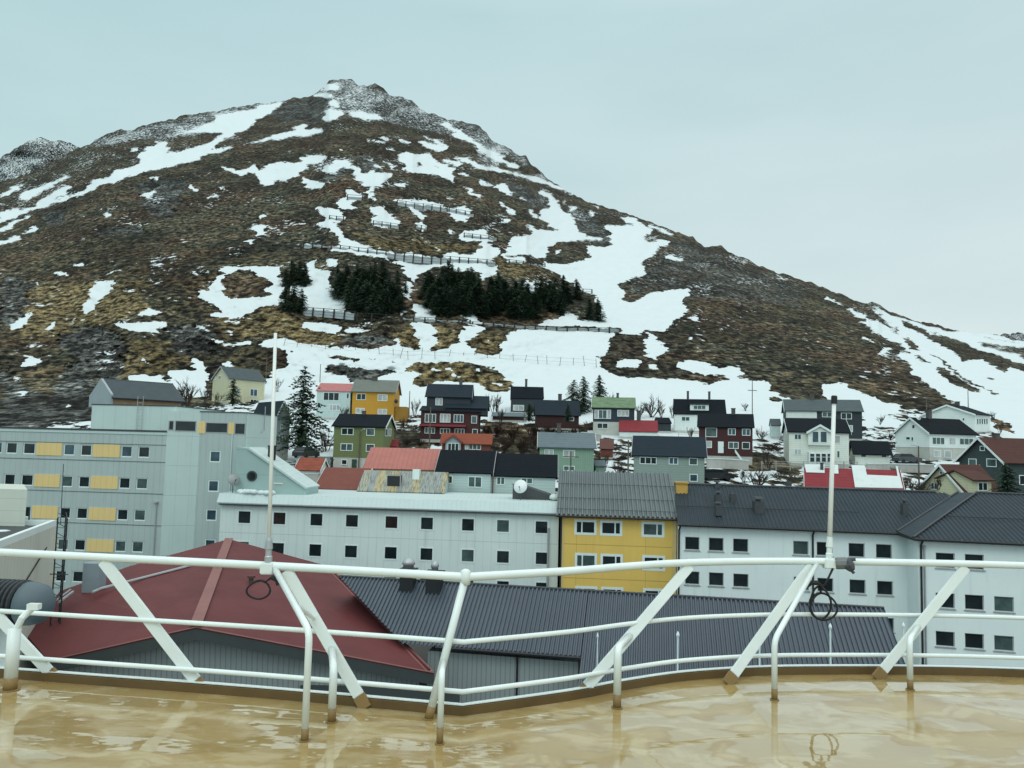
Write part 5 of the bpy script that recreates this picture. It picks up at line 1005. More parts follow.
def vol(root, F, u0, u1, dfr, dbk, zb, ze, rise, ridge, wm, rm, over=.3, barge=WHITE, thick=.14, mono=False):
    """one gabled volume: u0..u1 along the front, dfr (front) to dbk (back, negative) in depth"""
    mb = MB(); zr_ = ze+rise
    if mono: prof = [(dfr, zb), (dfr, ze), (dbk, zr_), (dbk, zb)]
    else: prof = None
    if mono:
        mb.prism([F.P(u0, z, d) for d, z in prof], F.a*(u1-u0)); mb.build('wall', wm, root)
        mb = MB(); k = rise/(dfr-dbk); mb.slab([F.P(u0-over, zr_+.02+k*over, dbk-over), F.P(u1+over, zr_+.02+k*over, dbk-over), F.P(u1+over, ze+.02-k*over, dfr+over), F.P(u0-over, ze+.02-k*over, dfr+over)], thick); return mb.build('roof', rm, root)
    if ridge == 'along':
        dm = (dfr+dbk)/2; mb.prism([F.P(u0, z, d) for d, z in ((dfr, zb), (dfr, ze), (dm, zr_-.02), (dbk, ze), (dbk, zb))], F.a*(u1-u0)); mb.build('wall', wm, root)
        k = rise/((dfr-dbk)/2); mb = MB()
        for d_, s_ in ((dfr, 1), (dbk, -1)):
            q = [F.P(u0-over, zr_+.03, dm), F.P(u1+over, zr_+.03, dm), F.P(u1+over, ze+.03-k*over, d_+s_*over), F.P(u0-over, ze+.03-k*over, d_+s_*over)]
            if s_ < 0: q = q[::-1]
            nn = (q[1]-q[0]).cross(q[3]-q[0]); mb.slab(q, thick if nn.z > 0 else -thick)
        r_ = mb.build('roof', rm, root)
        if barge is not None:
            for uu, th in ((u0-over-.05, .045), (u1+over+.005, .045)):
                mb = MB()
                for d_, s_ in ((dfr, 1), (dbk, -1)):
                    a_ = F.P(uu, zr_+.03+thick, dm); b_ = F.P(uu, ze+.03+thick-k*over, d_+s_*over); mb.prism([a_, b_, b_-Vector((0, 0, .32)), a_-Vector((0, 0, .32))], F.a*th)
                mb.build('bargeboard', barge, root)
    else:
        um = (u0+u1)/2; mb.prism([F.P(u, z, dfr) for u, z in ((u0, zb), (u0, ze), (um, zr_-.02), (u1, ze), (u1, zb))], -F.n*(dfr-dbk)); mb.build('wall', wm, root)
        k = rise/((u1-u0)/2); mb = MB()
        for uu, s_ in ((u0, -1), (u1, 1)):
            q = [F.P(um, zr_+.03, dfr+over), F.P(um, zr_+.03, dbk-over), F.P(uu+s_*over, ze+.03-k*over, dbk-over), F.P(uu+s_*over, ze+.03-k*over, dfr+over)]
            nn = (q[1]-q[0]).cross(q[3]-q[0]); mb.slab(q, thick if nn.z > 0 else -thick)
        r_ = mb.build('roof', rm, root)
        if barge is not None:
            mb = MB()
            for uu, s_ in ((u0, -1), (u1, 1)):
                a_ = F.P(um, zr_+.03+thick, dfr+over+.005); b_ = F.P(uu+s_*over, ze+.03+thick-k*over, dfr+over+.005); mb.prism([a_, b_, b_-Vector((0, 0, .34)), a_-Vector((0, 0, .34))], F.n*.05)
            mb.build('bargeboard', barge, root)
    return r_
def chimney(root, F, x, yt, yb, wpx, d, mat=BRICK):
    g = FR.__new__(FR); g.p0 = F.P(0, 0, d); g.a = F.a; g.n = F.n; g.phi = 0
    u_, zt_ = g.uz(x, yt); zb_ = g.uz(x, yb)[1]; w_ = wpx*F.p0.y/F_PX; mb = MB(); g.box(mb, u_-w_/2, u_+w_/2, zb_-.9, zt_, -w_/2, w_/2); g.box(mb, u_-w_*.6, u_+w_*.6, zt_+.001, zt_+.1, -w_*.6, w_*.6); mb.build('chimney', mat, root)
def house(name, label, cat, xL, xR, yb, ye, Wd, rise, wm, rm, phi=0, ridge='along', D=None, wins=(), lw=(), rw=(), found=None, chim=(), over=.3, barge=WHITE, fm=WHITE, zdown=3., mono=False, doors=(), group=None):
    D = D or float(hill_depth((xL+xR)/2, yb))*.985; F = FR(xL, D, phi); uR = F.uz(xR, ye)[0]; zb = F.uz((xL+xR)/2, yb)[1]; ze = F.uz((xL+xR)/2, ye)[1]
    t = thing(name, F.P(uR/2, zb, -Wd/2), label, cat, group)
    zf = zb if found is None else F.uz((xL+xR)/2, found)[1]
    mb = MB(); mb.prism([F.P(.05, zb-zdown, -.05), F.P(uR-.05, zb-zdown, -.05), F.P(uR-.05, zb-zdown, -Wd+.05), F.P(.05, zb-zdown, -Wd+.05)], Vector((0, 0, zf-zb+zdown-.004))); mb.build('foundation', FOUND, t)
    vol(t, F, 0, uR, 0, -Wd, zf, ze, rise, ridge, wm, rm, over, barge, mono=mono)
    def put(FF_, lst):
        for w in lst:
            mull = w[4] if len(w) > 4 else (.5,); pm = w[5] if len(w) > 5 else random.choice([G_DARK, G_CURT, G_SKY, G_PALE]); window(t, FF_, FF_.rect(*w[:4]), fm, pm, d=.06, fw_=.09, mull=mull, depth=.07)
    put(F, wins); put(F.side(0, -1) if True else 0, ())
    # left side frame: u grows towards the front edge
    gl_ = FR.__new__(FR); gl_.p0 = F.P(0, 0); gl_.a = F.n.copy(); gl_.n = -F.a; gl_.phi = 0
    put(gl_, lw); gr_ = FR.__new__(FR); gr_.p0 = F.P(uR, 0); gr_.a = -F.n; gr_.n = F.a.copy(); gr_.phi = 0; put(gr_, rw)
    for x0, y0, x1, y1, mm in doors:
        r = F.rect(x0, y0, x1, y1); mb = MB(); F.box(mb, *r, .003, .06); d_ = mb.build('door', mm, t); mb = MB(); u_ = r[1]-.12; F.box(mb, u_, u_+.08, (r[2]+r[3])/2-.05, (r[2]+r[3])/2+.05, .06, .12); mb.build('handle', ZINC, d_)
    for c in chim: chimney(t, F, c[0], c[1], c[2], c[3], -Wd/2 if len(c) < 5 else c[4])
    return t, F, uR, zb, ze
C1, C2, C3 = (1/3, 2/3), (.5,), ()
# cream house top left, gable to the left
house('cream_house', 'pale cream house with a grey roof, alone above the left hotel roof', 'house', 226, 265, 403, 379.5, 6.5, 2.6, W_CREAM, RF_GREY, phi=-52, wins=[(250, 389, 257.3, 396.2), (250.3, 399.4, 256.4, 404.2), (236.7, 388, 239.8, 394)], lw=[(213.2, 375.8, 215.6, 380), (218.6, 375.6, 221, 379.6)], barge=GREYT)
house('grey_gabled_house', 'grey gabled house partly hidden behind the left antenna, beside the tall spruce', 'house', 274, 290, 449, 419, 9.5, 2.6, W_GREYH, RF_SLATE, phi=-38, ridge='gable', wins=[(279, 434, 285.5, 441.5, C2), (280.5, 424, 284, 429.5)], D=112)
t, F, uR, zb, ze = house('pink_roofed_house', 'white house with a low pinkish red roof, left of the orange-yellow one', 'house', 314.8, 350.5, 418, 391.2, 7, 1.7, W_PALEG, RF_PINK, wins=[(323.4, 392.4, 339.2, 400.6, C1, G_DARK), (329, 404.7, 340, 410.5, C1), (346.3, 393, 349.3, 399, C3)], over=.2)
t, F, uR, zb, ze = house('orange_yellow_house', 'orange-yellow two-storey house with a taupe roof on the upper slope', 'house', 350.6, 394.5, 419, 391.5, 7.5, 2.5, W_ORANGE, RF_TAUPE, wins=[(356.6, 393.6, 366, 399.9), (377.7, 394.5, 387.5, 400.9), (355.7, 408, 364.5, 413.7), (377.7, 409, 387, 414.3)], chim=[(375, 377, 380, 5)], over=.35, barge=GREYT)
mb = MB(); F.box(mb, uR+.02, F.uz(406, 412)[0], zb-2, F.uz(400, 406.5)[1], -5, -.6); mb.build('annex', MAT('ochre_brown_siding', (.32, .17, .03), .75, .1, lines=[(2, .3, .06, .3)]), t)
dish('d', F.P(uR+.4, F.uz(397, 401.5)[1], .4), .42, (.5, -.8, .2), 'small black satellite dish on the corner of the orange-yellow house', .5, mat=BLACKM)
t, F, uR, zb, ze = house('olive_green_house', 'olive green two-storey house with white window frames and a black roof', 'house', 333.6, 384.2, 468.5, 426.5, 7.5, 1.7, W_GREEN, RF_BLK, phi=2, found=457.6, wins=[(341.4, 428, 353.7, 435), (366.4, 428.2, 374.8, 435.7, C3), (340.6, 443.4, 352.7, 450.8), (366, 444, 374.6, 451.8, C3), (341.4, 459.4, 347.3, 464.8, C3)], rw=[(385, 428.6, 387.4, 436.2, C3), (388.4, 428.6, 391, 436.2, C3)], doors=[(351.8, 459.4, 356.6, 468.6, MAT('green_door', (.03, .06, .045), .5))], chim=[(364, 411.5, 416, 3.6)])
gp = FR(384.6, F.p0.y-1, 2)
# big maroon and black house in two tiers
t, F, uR, zb, ze = house('tiered_maroon_house', 'large dark maroon house with two stepped slate roofs and rows of white windows', 'house', 420, 479, 441, 411.5, 8, .9, W_MAROON, RF_SLATE, found=439.5, barge=None, wins=[(424.8, 413.8, 436, 422.5, C1), (440, 413.8, 450.4, 422.5, C1), (453.7, 414.4, 463.5, 422.5, C1), (471.3, 415.7, 477, 423.5, C3), (424.6, 427.6, 435, 433.5, C1), (440, 428.4, 450, 434, C1), (454.6, 428.6, 464.4, 434, C1), (472.3, 429, 477.7, 434.6, C3)])
vol(t, F, F.uz(426, 400)[0], F.uz(470, 400)[0], -1.2, -8, ze-.2, F.uz(450, 396.4)[1], 2.3, 'along', W_SLATE, RF_SLATE, barge=GREYT)
window(t, F, F.rect(434.8, 397.5, 442, 405), WHITE, G_PALE, d=-1.1, fw_=.09, mull=(.5,))
vol(t, F, F.uz(447, 400)[0], F.uz(487, 400)[0], -.3, -7.6, ze-.5, F.uz(470, 408)[1], 2.2, 'along', W_SLATE, RF_SLATE, barge=None)
mb = MB(); F.box(mb, F.uz(420, 425)[0], F.uz(466, 425)[0], F.uz(440, 426.6)[1], F.uz(440, 424.4)[1], .004, .9); mb.build('balcony', MAT('red_balcony_board', (.22, .035, .04), .6, .1), t)
chimney(t, F, 461, 379, 386, 3.2, -4.5)
# small brick-red house with a dormer
t, F, uR, zb, ze = house('brick_red_house', 'small brick-red house with a blue-grey pointed dormer, below the maroon house', 'house', 442, 490, 456, 443.8, 6, 1.5, W_BRICKRED, RF_BRICK, wins=[(464.8, 444.2, 468, 449.5, C3, G_PALE), (468.6, 443.6, 481, 449.7, C1)], barge=MAT('brick_red_board', (.2, .06, .04), .7))
vol(t, F, F.uz(446, 445)[0], F.uz(461, 445)[0], .8, -3, zb-.5, F.uz(453, 441.5)[1], .9, 'gable', MAT('blue_grey_siding', (.30, .38, .42), .7, .08), RF_BRICK, over=.25, barge=MAT('brick_red_board', (.2, .06, .04), .7))
window(t, F, F.rect(448, 443, 459.3, 450.5), WHITE, G_DARK, d=.87, fw_=.09, mull=C1)
t, F, uR, zb, ze = house('black_house', 'tall black house against the snowfield, one white window', 'house', 509.8, 543.3, 412, 398.5, 7.5, 2.7, W_SLATE, RF_BLK, wins=[(513, 405, 524, 410.6, C2, G_PALE)], chim=[(526.3, 379.5, 386, 2.4)], barge=None, over=.15)
t, F, uR, zb, ze = house('dark_roofed_house', 'low dark maroon house under a plain slate roof, just right of the black house', 'house', 535.5, 579, 428, 414.8, 7, 2.9, W_DKMAR, RF_SLATE, chim=[(560, 394.5, 400, 3.6)], barge=None, wins=[(569, 417, 574, 421, C3, G_DARK)])
t, F, uR, zb, ze = house('flat_roofed_garage', 'small grey garage with an almost flat pale roof beneath the black house', 'garage', 492, 524, 420, 416, 6, .9, W_DKMAR, RF_LG, mono=True, barge=None)
t, F, uR, zb, ze = house('sage_green_house', 'sage green house with a light grey roof, left of the dark ribbed roof', 'house', 540, 594, 475, 447.2, 7, 1.9, W_SAGE, RF_LG, phi=2, wins=[(544.4, 449.3, 553.6, 455.8, C2, G_PALE), (563, 450, 575, 457.8, C2), (563.4, 465.8, 574.7, 471, C2)], chim=[(559, 424, 431.5, 4)], barge=CREAMT, over=.35)
t, F, uR, zb, ze = house('green_roofed_house', 'navy blue house with a mossy green roof and white windows', 'house', 592.5, 634.5, 433, 407.5, 7, 2.0, W_NAVY, RF_GRN, phi=7, found=421.8, wins=[(594.4, 409.8, 598.4, 418.8, C3, G_PALE), (598.4, 409.8, 607, 418.6, C2), (607, 409.8, 611, 418.8, C3, G_PALE), (617.3, 410, 629, 416.5, C1, G_PALE), (597, 423, 608, 428.6, C2, G_DARK)], chim=[(617.7, 393.5, 398, 2.4)])
t, F, uR, zb, ze = house('red_roofed_annex', 'low building showing only its plain red roof, in front of the navy house', 'house', 619.2, 657.2, 437, 431.8, 6.5, 2.1, W_WHITE, RF_RED, phi=9, chim=[(638.8, 411, 417, 4)], barge=None, over=.15)
t, F, uR, zb, ze = house('grey_green_house', 'wide grey-green house with a large slate roof, near the yellow brick flue', 'house', 634, 704.5, 487, 455.8, 8, 2.4, W_GG, RF_SLATE, phi=11.5, wins=[(639.7, 457, 656.7, 464.2, C1), (668.8, 457.3, 678.2, 464.5), (689, 457.9, 697.7, 465.2, C3), (689.5, 474, 697.7, 481.7, C3)], barge=GREYT)
t, F, uR, zb, ze = house('white_dormer_house', 'white house with a black roof and a long white dormer on the upper slope', 'house', 674.2, 725.5, 431, 414.2, 7.5, 3.0, W_WHITE, RF_BLK, phi=11, wins=[(681.4, 416.6, 689.8, 421.2)], chim=[(687.9, 391.6, 396, 2.2), (709.3, 392, 396, 2.2)], barge=None, over=.2)
vol(t, F, F.uz(690.2, 406)[0], F.uz(709, 406)[0], -.6, -3.6, F.uz(700, 410.3)[1], F.uz(700, 404)[1]-.1, .25, 'along', W_WHITE, RF_BLK, over=.2, barge=None)
window(t, F, F.rect(693.5, 405, 706, 409.3), WHITE, G_CURT, d=-.53, fw_=.08, mull=C1)
t, F, uR, zb, ze = house('maroon_house', 'dark maroon two-storey house with many white-framed windows, right of centre', 'house', 698.8, 752.6, 460, 427, 7.5, 2.1, W_MAROON, RF_BLK, phi=15, found=456, wins=[(705.4, 427.6, 717, 437, C3, G_CURT), (727.9, 428.4, 735.7, 435.2), (742, 428.8, 750.4, 435.6), (705.4, 440.9, 711.9, 447.9, C3), (728.3, 442, 738.6, 448.7), (742, 442.1, 749.8, 449.2, C3)], doors=[(718, 441.5, 723.6, 453, WHITE)], chim=[(733.3, 408.8, 414, 4)], barge=None)
mb = MB(); a_ = F.P(F.uz(734.8, 449)[0], F.uz(734.8, 449)[1], .6); b_ = F.P(F.uz(743.5, 461)[0], F.uz(743.5, 461)[1], .6); mb.prism([a_, b_, b_-Vector((0, 0, .5)), a_-Vector((0, 0, .5))], F.n*.9); mb.build('stair', WHITE, t)
# white house with the centre gable
t, F, uR, zb, ze = house('white_gabled_house', 'large white house with a black roof and pointed centre gable behind the right antenna', 'house', 789, 848.8, 464, 432.2, 8.5, 2.1, W_CREAM2, RF_BLK, phi=14, wins=[(794.2, 434, 801.4, 439.7), (794.2, 449, 801.4, 454.6), (834.2, 435.4, 840.5, 443.4, C3), (836.6, 450.5, 840, 458, C3)], barge=WHITE)
vol(t, F, F.uz(807.5, 440)[0], F.uz(831.5, 440)[0], .7, -3.8, F.uz(819, 445)[1], F.uz(819, 432.3)[1], 1.05, 'gable', W_CREAM2, RF_BLK, over=.25)
for r in ((811.4, 431.3, 818.2, 442.8), (819.4, 431.3, 826.4, 442.8)): window(t, F, F.rect(*r), WHITE, G_SKY, d=.77, fw_=.08)
mb = MB(); F.box(mb, F.uz(807.5, 460)[0], F.uz(831, 460)[0], zb-1, F.uz(819, 452)[1], .003, 1.6); mb.build('conservatory_wall', W_WHITE, t)
for k in range(4): x_ = 808.2+k*5.7; window(t, F, F.rect(x_, 453.2, x_+5.2, 462.6), WHITE, G_DARK, d=1.67, fw_=.08, bars=(.6,))
t, F, uR, zb, ze = house('slate_hillside_house', 'long slate-dark house with a grey roof, directly above the white centre-gabled house', 'house', 786, 862, 441, 411, 8, 2.2, W_SLATE, RF_GREY, phi=16, found=438, wins=[(792, 412.3, 816.5, 416.5, (.33, .66), G_PALE), (822, 412, 832.3, 417.2, C2), (841, 412.8, 851.8, 419.2), (848.9, 425.3, 852.8, 432, C3)], chim=[(812, 394, 400, 4)], barge=WHITE, over=.3)
mb = MB(); F.box(mb, .02, F.uz(816.8, 414)[0], F.uz(800, 418)[1], ze-.02, .003, .04); mb.build('cream_cladding', W_CREAM2, t)
house('grey_shed', 'small narrow grey shed left of the large white gabled house', 'shed', 771.5, 780.5, 437, 425.5, 4, 1.2, W_PALEG, RF_GREY, phi=14, ridge='along', barge=None, over=.15)
t, F, uR, zb, ze = house('white_garage', 'small white garage with a black hipped roof between the two large white houses', 'garage', 855.2, 889.6, 465, 453.8, 6.5, 1.9, W_CREAM2, RF_BLK, phi=17, wins=[(860.6, 454.4, 866.4, 457.4, C3, G_DARK), (881, 454.8, 887, 457.8, C3, G_DARK)], barge=None, over=.4)
# red roof with snow lying in patches
F = FR(806.5, 92, 20); uR = F.uz(902, 488)[0]; zb = F.uz(850, 497)[1]; ze = F.uz(850, 488.3)[1]
t = thing('red_white_roofed_house', F.P(uR/2, zb-1, -3), 'low house with a red roof half covered by square sheets of snow', 'house')
vol(t, F, 0, uR, 0, -7, zb-3, ze, 2.05, 'along', W_SLATE, RF_RED, over=.25, barge=WHITE)
zr_ = ze+2.05; k_ = 2.05/3.5
def roofpatch(quad, nm='snow_sheet'):
    n_ = (F.P(0, zr_, -3.5)-F.P(0, ze, 0)).cross(F.a).normalized(); n_ = -n_ if n_.z < 0 else n_; p0_ = F.P(0, ze+.03, 0)+n_*.17
    pts = [plane_hit(x, y, p0_, n_) for x, y in quad]; mb = MB(); mb.prism(pts, n_*.07); mb.build(nm, RF_WHITE, t)
roofpatch([(804.5, 464.6), (824.3, 464.8), (824.7, 473.2), (806.2, 472.6)]); roofpatch([(832.5, 465), (838, 465.2), (838.5, 474), (833, 473.8)])
roofpatch([(851.5, 465.4), (864.5, 465.7), (867, 475.2), (897.5, 476.5), (896, 466.6), (897.5, 466.6), (903, 488.6), (855, 487.6)])
for r in ((842, 489.6, 854.7, 493.3), (870.5, 490, 880, 493.6), (881, 490.2, 888, 493.8)): window(t, F, F.rect(*r), WHITE, G_DARK, d=.05, fw_=.1, mull=(.5,))
chimney(t, F, 821.8, 463.4, 466, 3, -3.0, DARKMET)
# right hand group, turned corner-on: the near corner is where the long side starts
t, F, uR, zb, ze = house('white_corner_house', 'white house with black roof over a grey basement, corner towards us, far right', 'house', 929.8, 976, 459, 433.6, 7.5, 2.5, W_WHITE, RF_BLK, phi=-16, found=448, wins=[(932, 437.2, 944.5, 444.6, C1, G_CURT), (949, 437.6, 955.5, 444.8, C3, G_PALE), (959.3, 438.2, 973.4, 445, C1, G_CURT), (933.5, 450.2, 940.6, 457.2, C3, G_PALE), (943.7, 450.5, 951.2, 457.5, C3, G_PALE)], lw=[(912, 424.5, 915.2, 428.8, C3, G_DARK), (906, 436.6, 910.4, 440, C3, G_DARK), (911.3, 436.6, 913.7, 441.2, C3, G_DARK)], chim=[(928.8, 410.5, 420, 4)], over=.35)
dish('d', F.P(0, 0, 0)+Vector((-.6, 2.4, ze+2.6)), .5, (.3, -.9, .3), 'white satellite dish on the roof ridge of the white corner house', .6, mat=MATS['dish_white'])
house('white_upper_house', 'wide-gabled white house highest at the far right, above the white corner house', 'house', 975.7, 990, 432, 415, 11, 2.0, W_WHITE, RF_BLK, phi=-31, wins=[(976.6+k*2.3, 418.4, 978.4+k*2.3, 424.4, C3, G_DARK) for k in range(5)], lw=[(962.4, 417.8, 964.8, 420.8, C3, G_DARK)], chim=[(957.3, 402, 408, 3.4)], over=.4)
t, F, uR, zb, ze = house('teal_gabled_house', 'dark teal gabled house with brown-red roof and white trim at the right edge', 'house', 1003.8, 1052, 497, 461.5, 6.7, 2.8, W_TEAL, RF_BRN, phi=-15, lw=[(968.7, 458.6, 976.8, 466.5, C3, G_CURT), (986.7, 458.6, 996.8, 466.9, C3, G_CURT), (980, 445.8, 985, 451, C3, G_CURT)], wins=[(1019, 475, 1025, 485, C3, G_DARK)], over=.45, D=95, chim=[(996, 434, 440, 5)])
t, F, uR, zb, ze = house('yellow_gabled_cottage', 'pale yellow gabled cottage with brown-red roof and dormer, near the hipped roof at right', 'house', 965.6, 1002, 505, 493.5, 6.8, 3.0, W_CREAM, RF_BRN, phi=-14, lw=[(931, 482.5, 937.8, 489.6), (944.5, 481.8, 953.8, 490.8, C2, G_PALE), (939.8, 470.8, 943, 475, C3, G_DARK)], over=.4, D=86)
FDm = FR(971.8, F.p0.y-.6, -22); vol(t, FDm, 0, FDm.uz(991.3, 486)[0], 0, -4.2, zb+1.0, FDm.uz(980, 480.2)[1], .9, 'along', W_CREAM, RF_BRN, over=.3, barge=None)
window(t, FDm, FDm.rect(977.8, 482.2, 987.4, 491), WHITE, G_DARK, d=.06, fw_=.1, mull=(.5,))
# roofs close behind the hotels
house('mottled_red_roof_shed', 'small shed with a mottled red roof between green house and stairway wing', 'shed', 297, 319, 474, 470.5, 5, 1.4, W_WHITE, RF_RUST, D=97, over=.2)
house('brown_red_roof_building', 'low building with a plain brown-red roof behind the white hotel', 'building', 318, 361, 498, 489.5, 8, 2.1, W_WHITE, MAT('plain_brown_red_roof', (.165, .048, .033), .7, .1), D=85, over=.2, barge=WHITE, phi=3)
t, F, uR, zb, ze = house('pink_ribbed_roof_house', 'house with a faded salmon-red ribbed metal roof, next to the black roofs', 'house', 366, 435, 478, 469.4, 8, 2.3, W_PALEG, MAT('salmon_ribbed_roof', (.36, .12, .095), .5, .15, .8, streak=.3, lines=[(0, .55, .07, .35)]), D=90, over=.2, phi=2, barge=MAT('salmon_board', (.34, .14, .12), .6))
t, F, uR, zb, ze = house('weathered_sheet_roof_shed', 'shed under patched yellow, grey and blue weathered metal sheets', 'shed', 360, 443, 498, 492.5, 6, 2.0, W_PALEG, RF_LG, D=82.5, over=.1, phi=3, barge=None)
mtp, ntp, bp_ = nodes('patched_metal_sheets'); pc = coords(ntp, (1.25, .001, .001)); vo = nd(ntp, 'ShaderNodeTexWhiteNoise'); fl = nd(ntp, 'ShaderNodeVectorMath', operation='FLOOR'); ntp.links.new(pc, fl.inputs[0]); ntp.links.new(fl.outputs[0], vo.inputs['Vector'])
crp = nd(ntp, 'ShaderNodeValToRGB'); ee = crp.color_ramp.elements; ee[0].color = (.20, .26, .29, 1); ee[1].color = (.24, .27, .27, 1)
for ps, cc in ((.3, (.36, .34, .22)), (.5, (.42, .33, .14)), (.7, (.28, .30, .26))): q = ee.new(ps); q.color = (*cc, 1)
ntp.links.new(vo.outputs['Value'], crp.inputs[0]); st_ = noise(ntp, coords(ntp, (5, .6, .6)), 1.5, 4, .7); ntp.links.new(mixc(ntp, ramp(ntp, st_, .4, .7), crp.outputs[0], (.09, .09, .08)), bp_.inputs['Base Color']); bp_.inputs['Roughness'].default_value = .6
for ob in t.children:
    if ob.name.startswith('roof'): ob.data.materials[0] = mtp
def on_plane(FF_, x, y, d): 
    g = FR.__new__(FR); g.p0 = FF_.P(0, 0, d); g.a = FF_.a; g.n = FF_.n; g.phi = 0; return g
g = on_plane(F, 0, 0, -.9); mb = MB(); r = g.rect(387.5, 475, 400.6, 495); g.box(mb, *r, -.6, .3); mb.build('dark_hatch', BLACKM, t)
mb = MB(); g.box(mb, r[0]-.06, r[0]+.02, r[2], r[3], .3, .34); g.box(mb, r[1]-.02, r[1]+.06, r[2], r[3], .3, .34); g.box(mb, r[0]+.02, r[1]-.02, r[3]-.08, r[3], .3, .34); mb.build('hatch_frame', GREYT, t)
g2 = on_plane(F, 0, 0, -2.2); mb = MB(); r = g2.rect(413.3, 469.5, 420, 477); g2.box(mb, r[0], r[1], r[2]-.6, r[3], -.5, .5); mb.build('white_flue_box', WHITE, t)
mb = MB(); g3 = on_plane(F, 0, 0, -.6)
for x_ in (407.5, 411.5): mb.tube([g3.P(*g3.uz(x_, 491), .5), g3.P(*g3.uz(x_+1, 476.5), -1.9)], .045, 5)
for k in range(7): f_ = (k+.5)/7; mb.tube([(g3.P(*g3.uz(407.5, 491), .5)).lerp(g3.P(*g3.uz(408.5, 476.5), -1.9), f_), (g3.P(*g3.uz(411.5, 491), .5)).lerp(g3.P(*g3.uz(412.5, 476.5), -1.9), f_)], .03, 4)
mb.build('roof_ladder', MAT('orange_ladder', (.42, .2, .03), .6), t)
# black roofed row house
t, F, uR, zb, ze = house('white_row_house', 'white row house with two stepped black roofs, behind the white hotel', 'row house', 438, 491, 504, 472.6, 8, 2.3, W_PALEG, RF_BLK, D=86.5, phi=3, wins=[(443.4, 475.4, 452.7, 483.6, C2), (468, 476.4, 482, 487.5)], over=.25, barge=GREYT)
vol(t, F, uR+.02, F.uz(555.5, 476)[0], -.35, -8.2, zb-1, ze-.25, 2.3, 'along', W_PALEG, RF_BLK, over=.25, barge=GREYT)
for r in ((496.3, 476.9, 504.9, 485), (520.7, 478, 532.8, 484.2)): window(t, F, F.rect(*r), WHITE, G_CURT, d=-.28, fw_=.09, mull=(.5,))
mb = MB(); u_ = F.uz(493, 480)[0]; mb.tube([F.P(u_, zb, .1), F.P(u_, ze-.1, .1)], .08, 6); mb.build('downpipe', MAT('brown_pipe', (.12, .045, .035), .6), t)
house('snowy_roof_garage', 'garage with a snow-covered flat roof behind the stairway wing, a dark car beside it', 'garage', 297, 331, 466, 455.5, 7, .9, W_PALEG, SNOW, D=108, mono=True, barge=None)
house('tiny_red_shed', 'tiny red shed beside the right wall of the olive green house', 'shed', 386.5, 396.5, 455, 447, 3, .9, W_BRICKRED, RF_RED, D=111, barge=None, over=.1)
house('dark_low_garage', 'dark low garage with black roof between the navy house and the white dormer house', 'garage', 658.5, 671, 431, 423.5, 5, 1.1, W_SLATE, RF_BLK, barge=None, over=.15)
house('brown_red_yard_shed', 'small brown-red yard shed right of the sage green house', 'shed', 600.5, 613, 457, 449, 4, 1.5, W_BRICKRED, MAT('brown_shed_roof', (.10, .04, .032), .7, .1), phi=7, barge=None, over=.15)
house('sage_porch', 'low sage green porch hut at the foot of the sage green house', 'porch', 596, 605, 474, 466.5, 3, .7, W_SAGE, RF_LG, D=107, barge=None, over=.15)
def low_wall(pts, h, label, mat=CONC, picket=False):
    ps = [hill_pt(x, y) for x, y in pts]; ps = [Vector((p.x, p.y*.985, p.z)) for p in ps]; t = thing('picket_fence' if picket else 'retaining_wall', ps[0], label, 'fence' if picket else 'wall')
    if not picket:
        mb = MB()
        for a, b_ in zip(ps[:-1], ps[1:]): mb.prism([a-Vector((0, 0, 1.2)), b_-Vector((0, 0, 1.2)), b_+Vector((0, 0, h)), a+Vector((0, 0, h))], Vector((0, .35, 0)))
        mb.build('wall_face', mat, t); mb = MB()
        for a, b_ in zip(ps[:-1], ps[1:]): mb.prism([a+Vector((0, -.08, h+.004)), b_+Vector((0, -.08, h+.004)), b_+Vector((0, .45, h+.004)), a+Vector((0, .45, h+.004))], Vector((0, 0, .14)))
        mb.build('snow_cap', SNOW, t)
    else:
        L = sum((b_-a).length for a, b_ in zip(ps[:-1], ps[1:])); n = int(L/1.9)
        for i in range(n+1):
            s_ = L*i/n
            for a, b_ in zip(ps[:-1], ps[1:]):
                l_ = (b_-a).length
                if s_ <= l_+1e-6: q = a.lerp(b_, s_/l_); break
                s_ -= l_
            mb = MB(); mb.box(q-Vector((.06, .06, .6)), (.12, 0, 0), (0, .12, 0), (0, 0, h+.6)); mb.build('post', mat, t)
        for z_ in (.35, .65, .95): mb = MB(); mb.tube([p+Vector((0, -.08, h*z_)) for p in ps], .05, 4); mb.build('rail', mat, t)
low_wall([(704, 466), (722, 466.5), (745, 468)], 1.1, 'concrete retaining wall with snow on top in front of the dark maroon house')
low_wall([(862, 470), (890, 470), (928, 471)], .9, 'concrete retaining wall with snow cap below the white corner house')
low_wall([(560, 437), (585, 438), (600, 440)], .9, 'concrete retaining wall with snow cap below the navy blue house')
low_wall([(758, 468), (785, 468.5), (812, 468.5), (852, 468.5)], 1.1, 'grey rail fence along the garden of the large white gabled house', GREYT, True)
low_wall([(398, 452), (412, 452), (428, 453)], 1.0, 'dark rail fence right of the olive green house', WOODD, True)
low_wall([(676, 436), (700, 438)], .9, 'pale rail fence below the white dormer house', CREAMT, True)
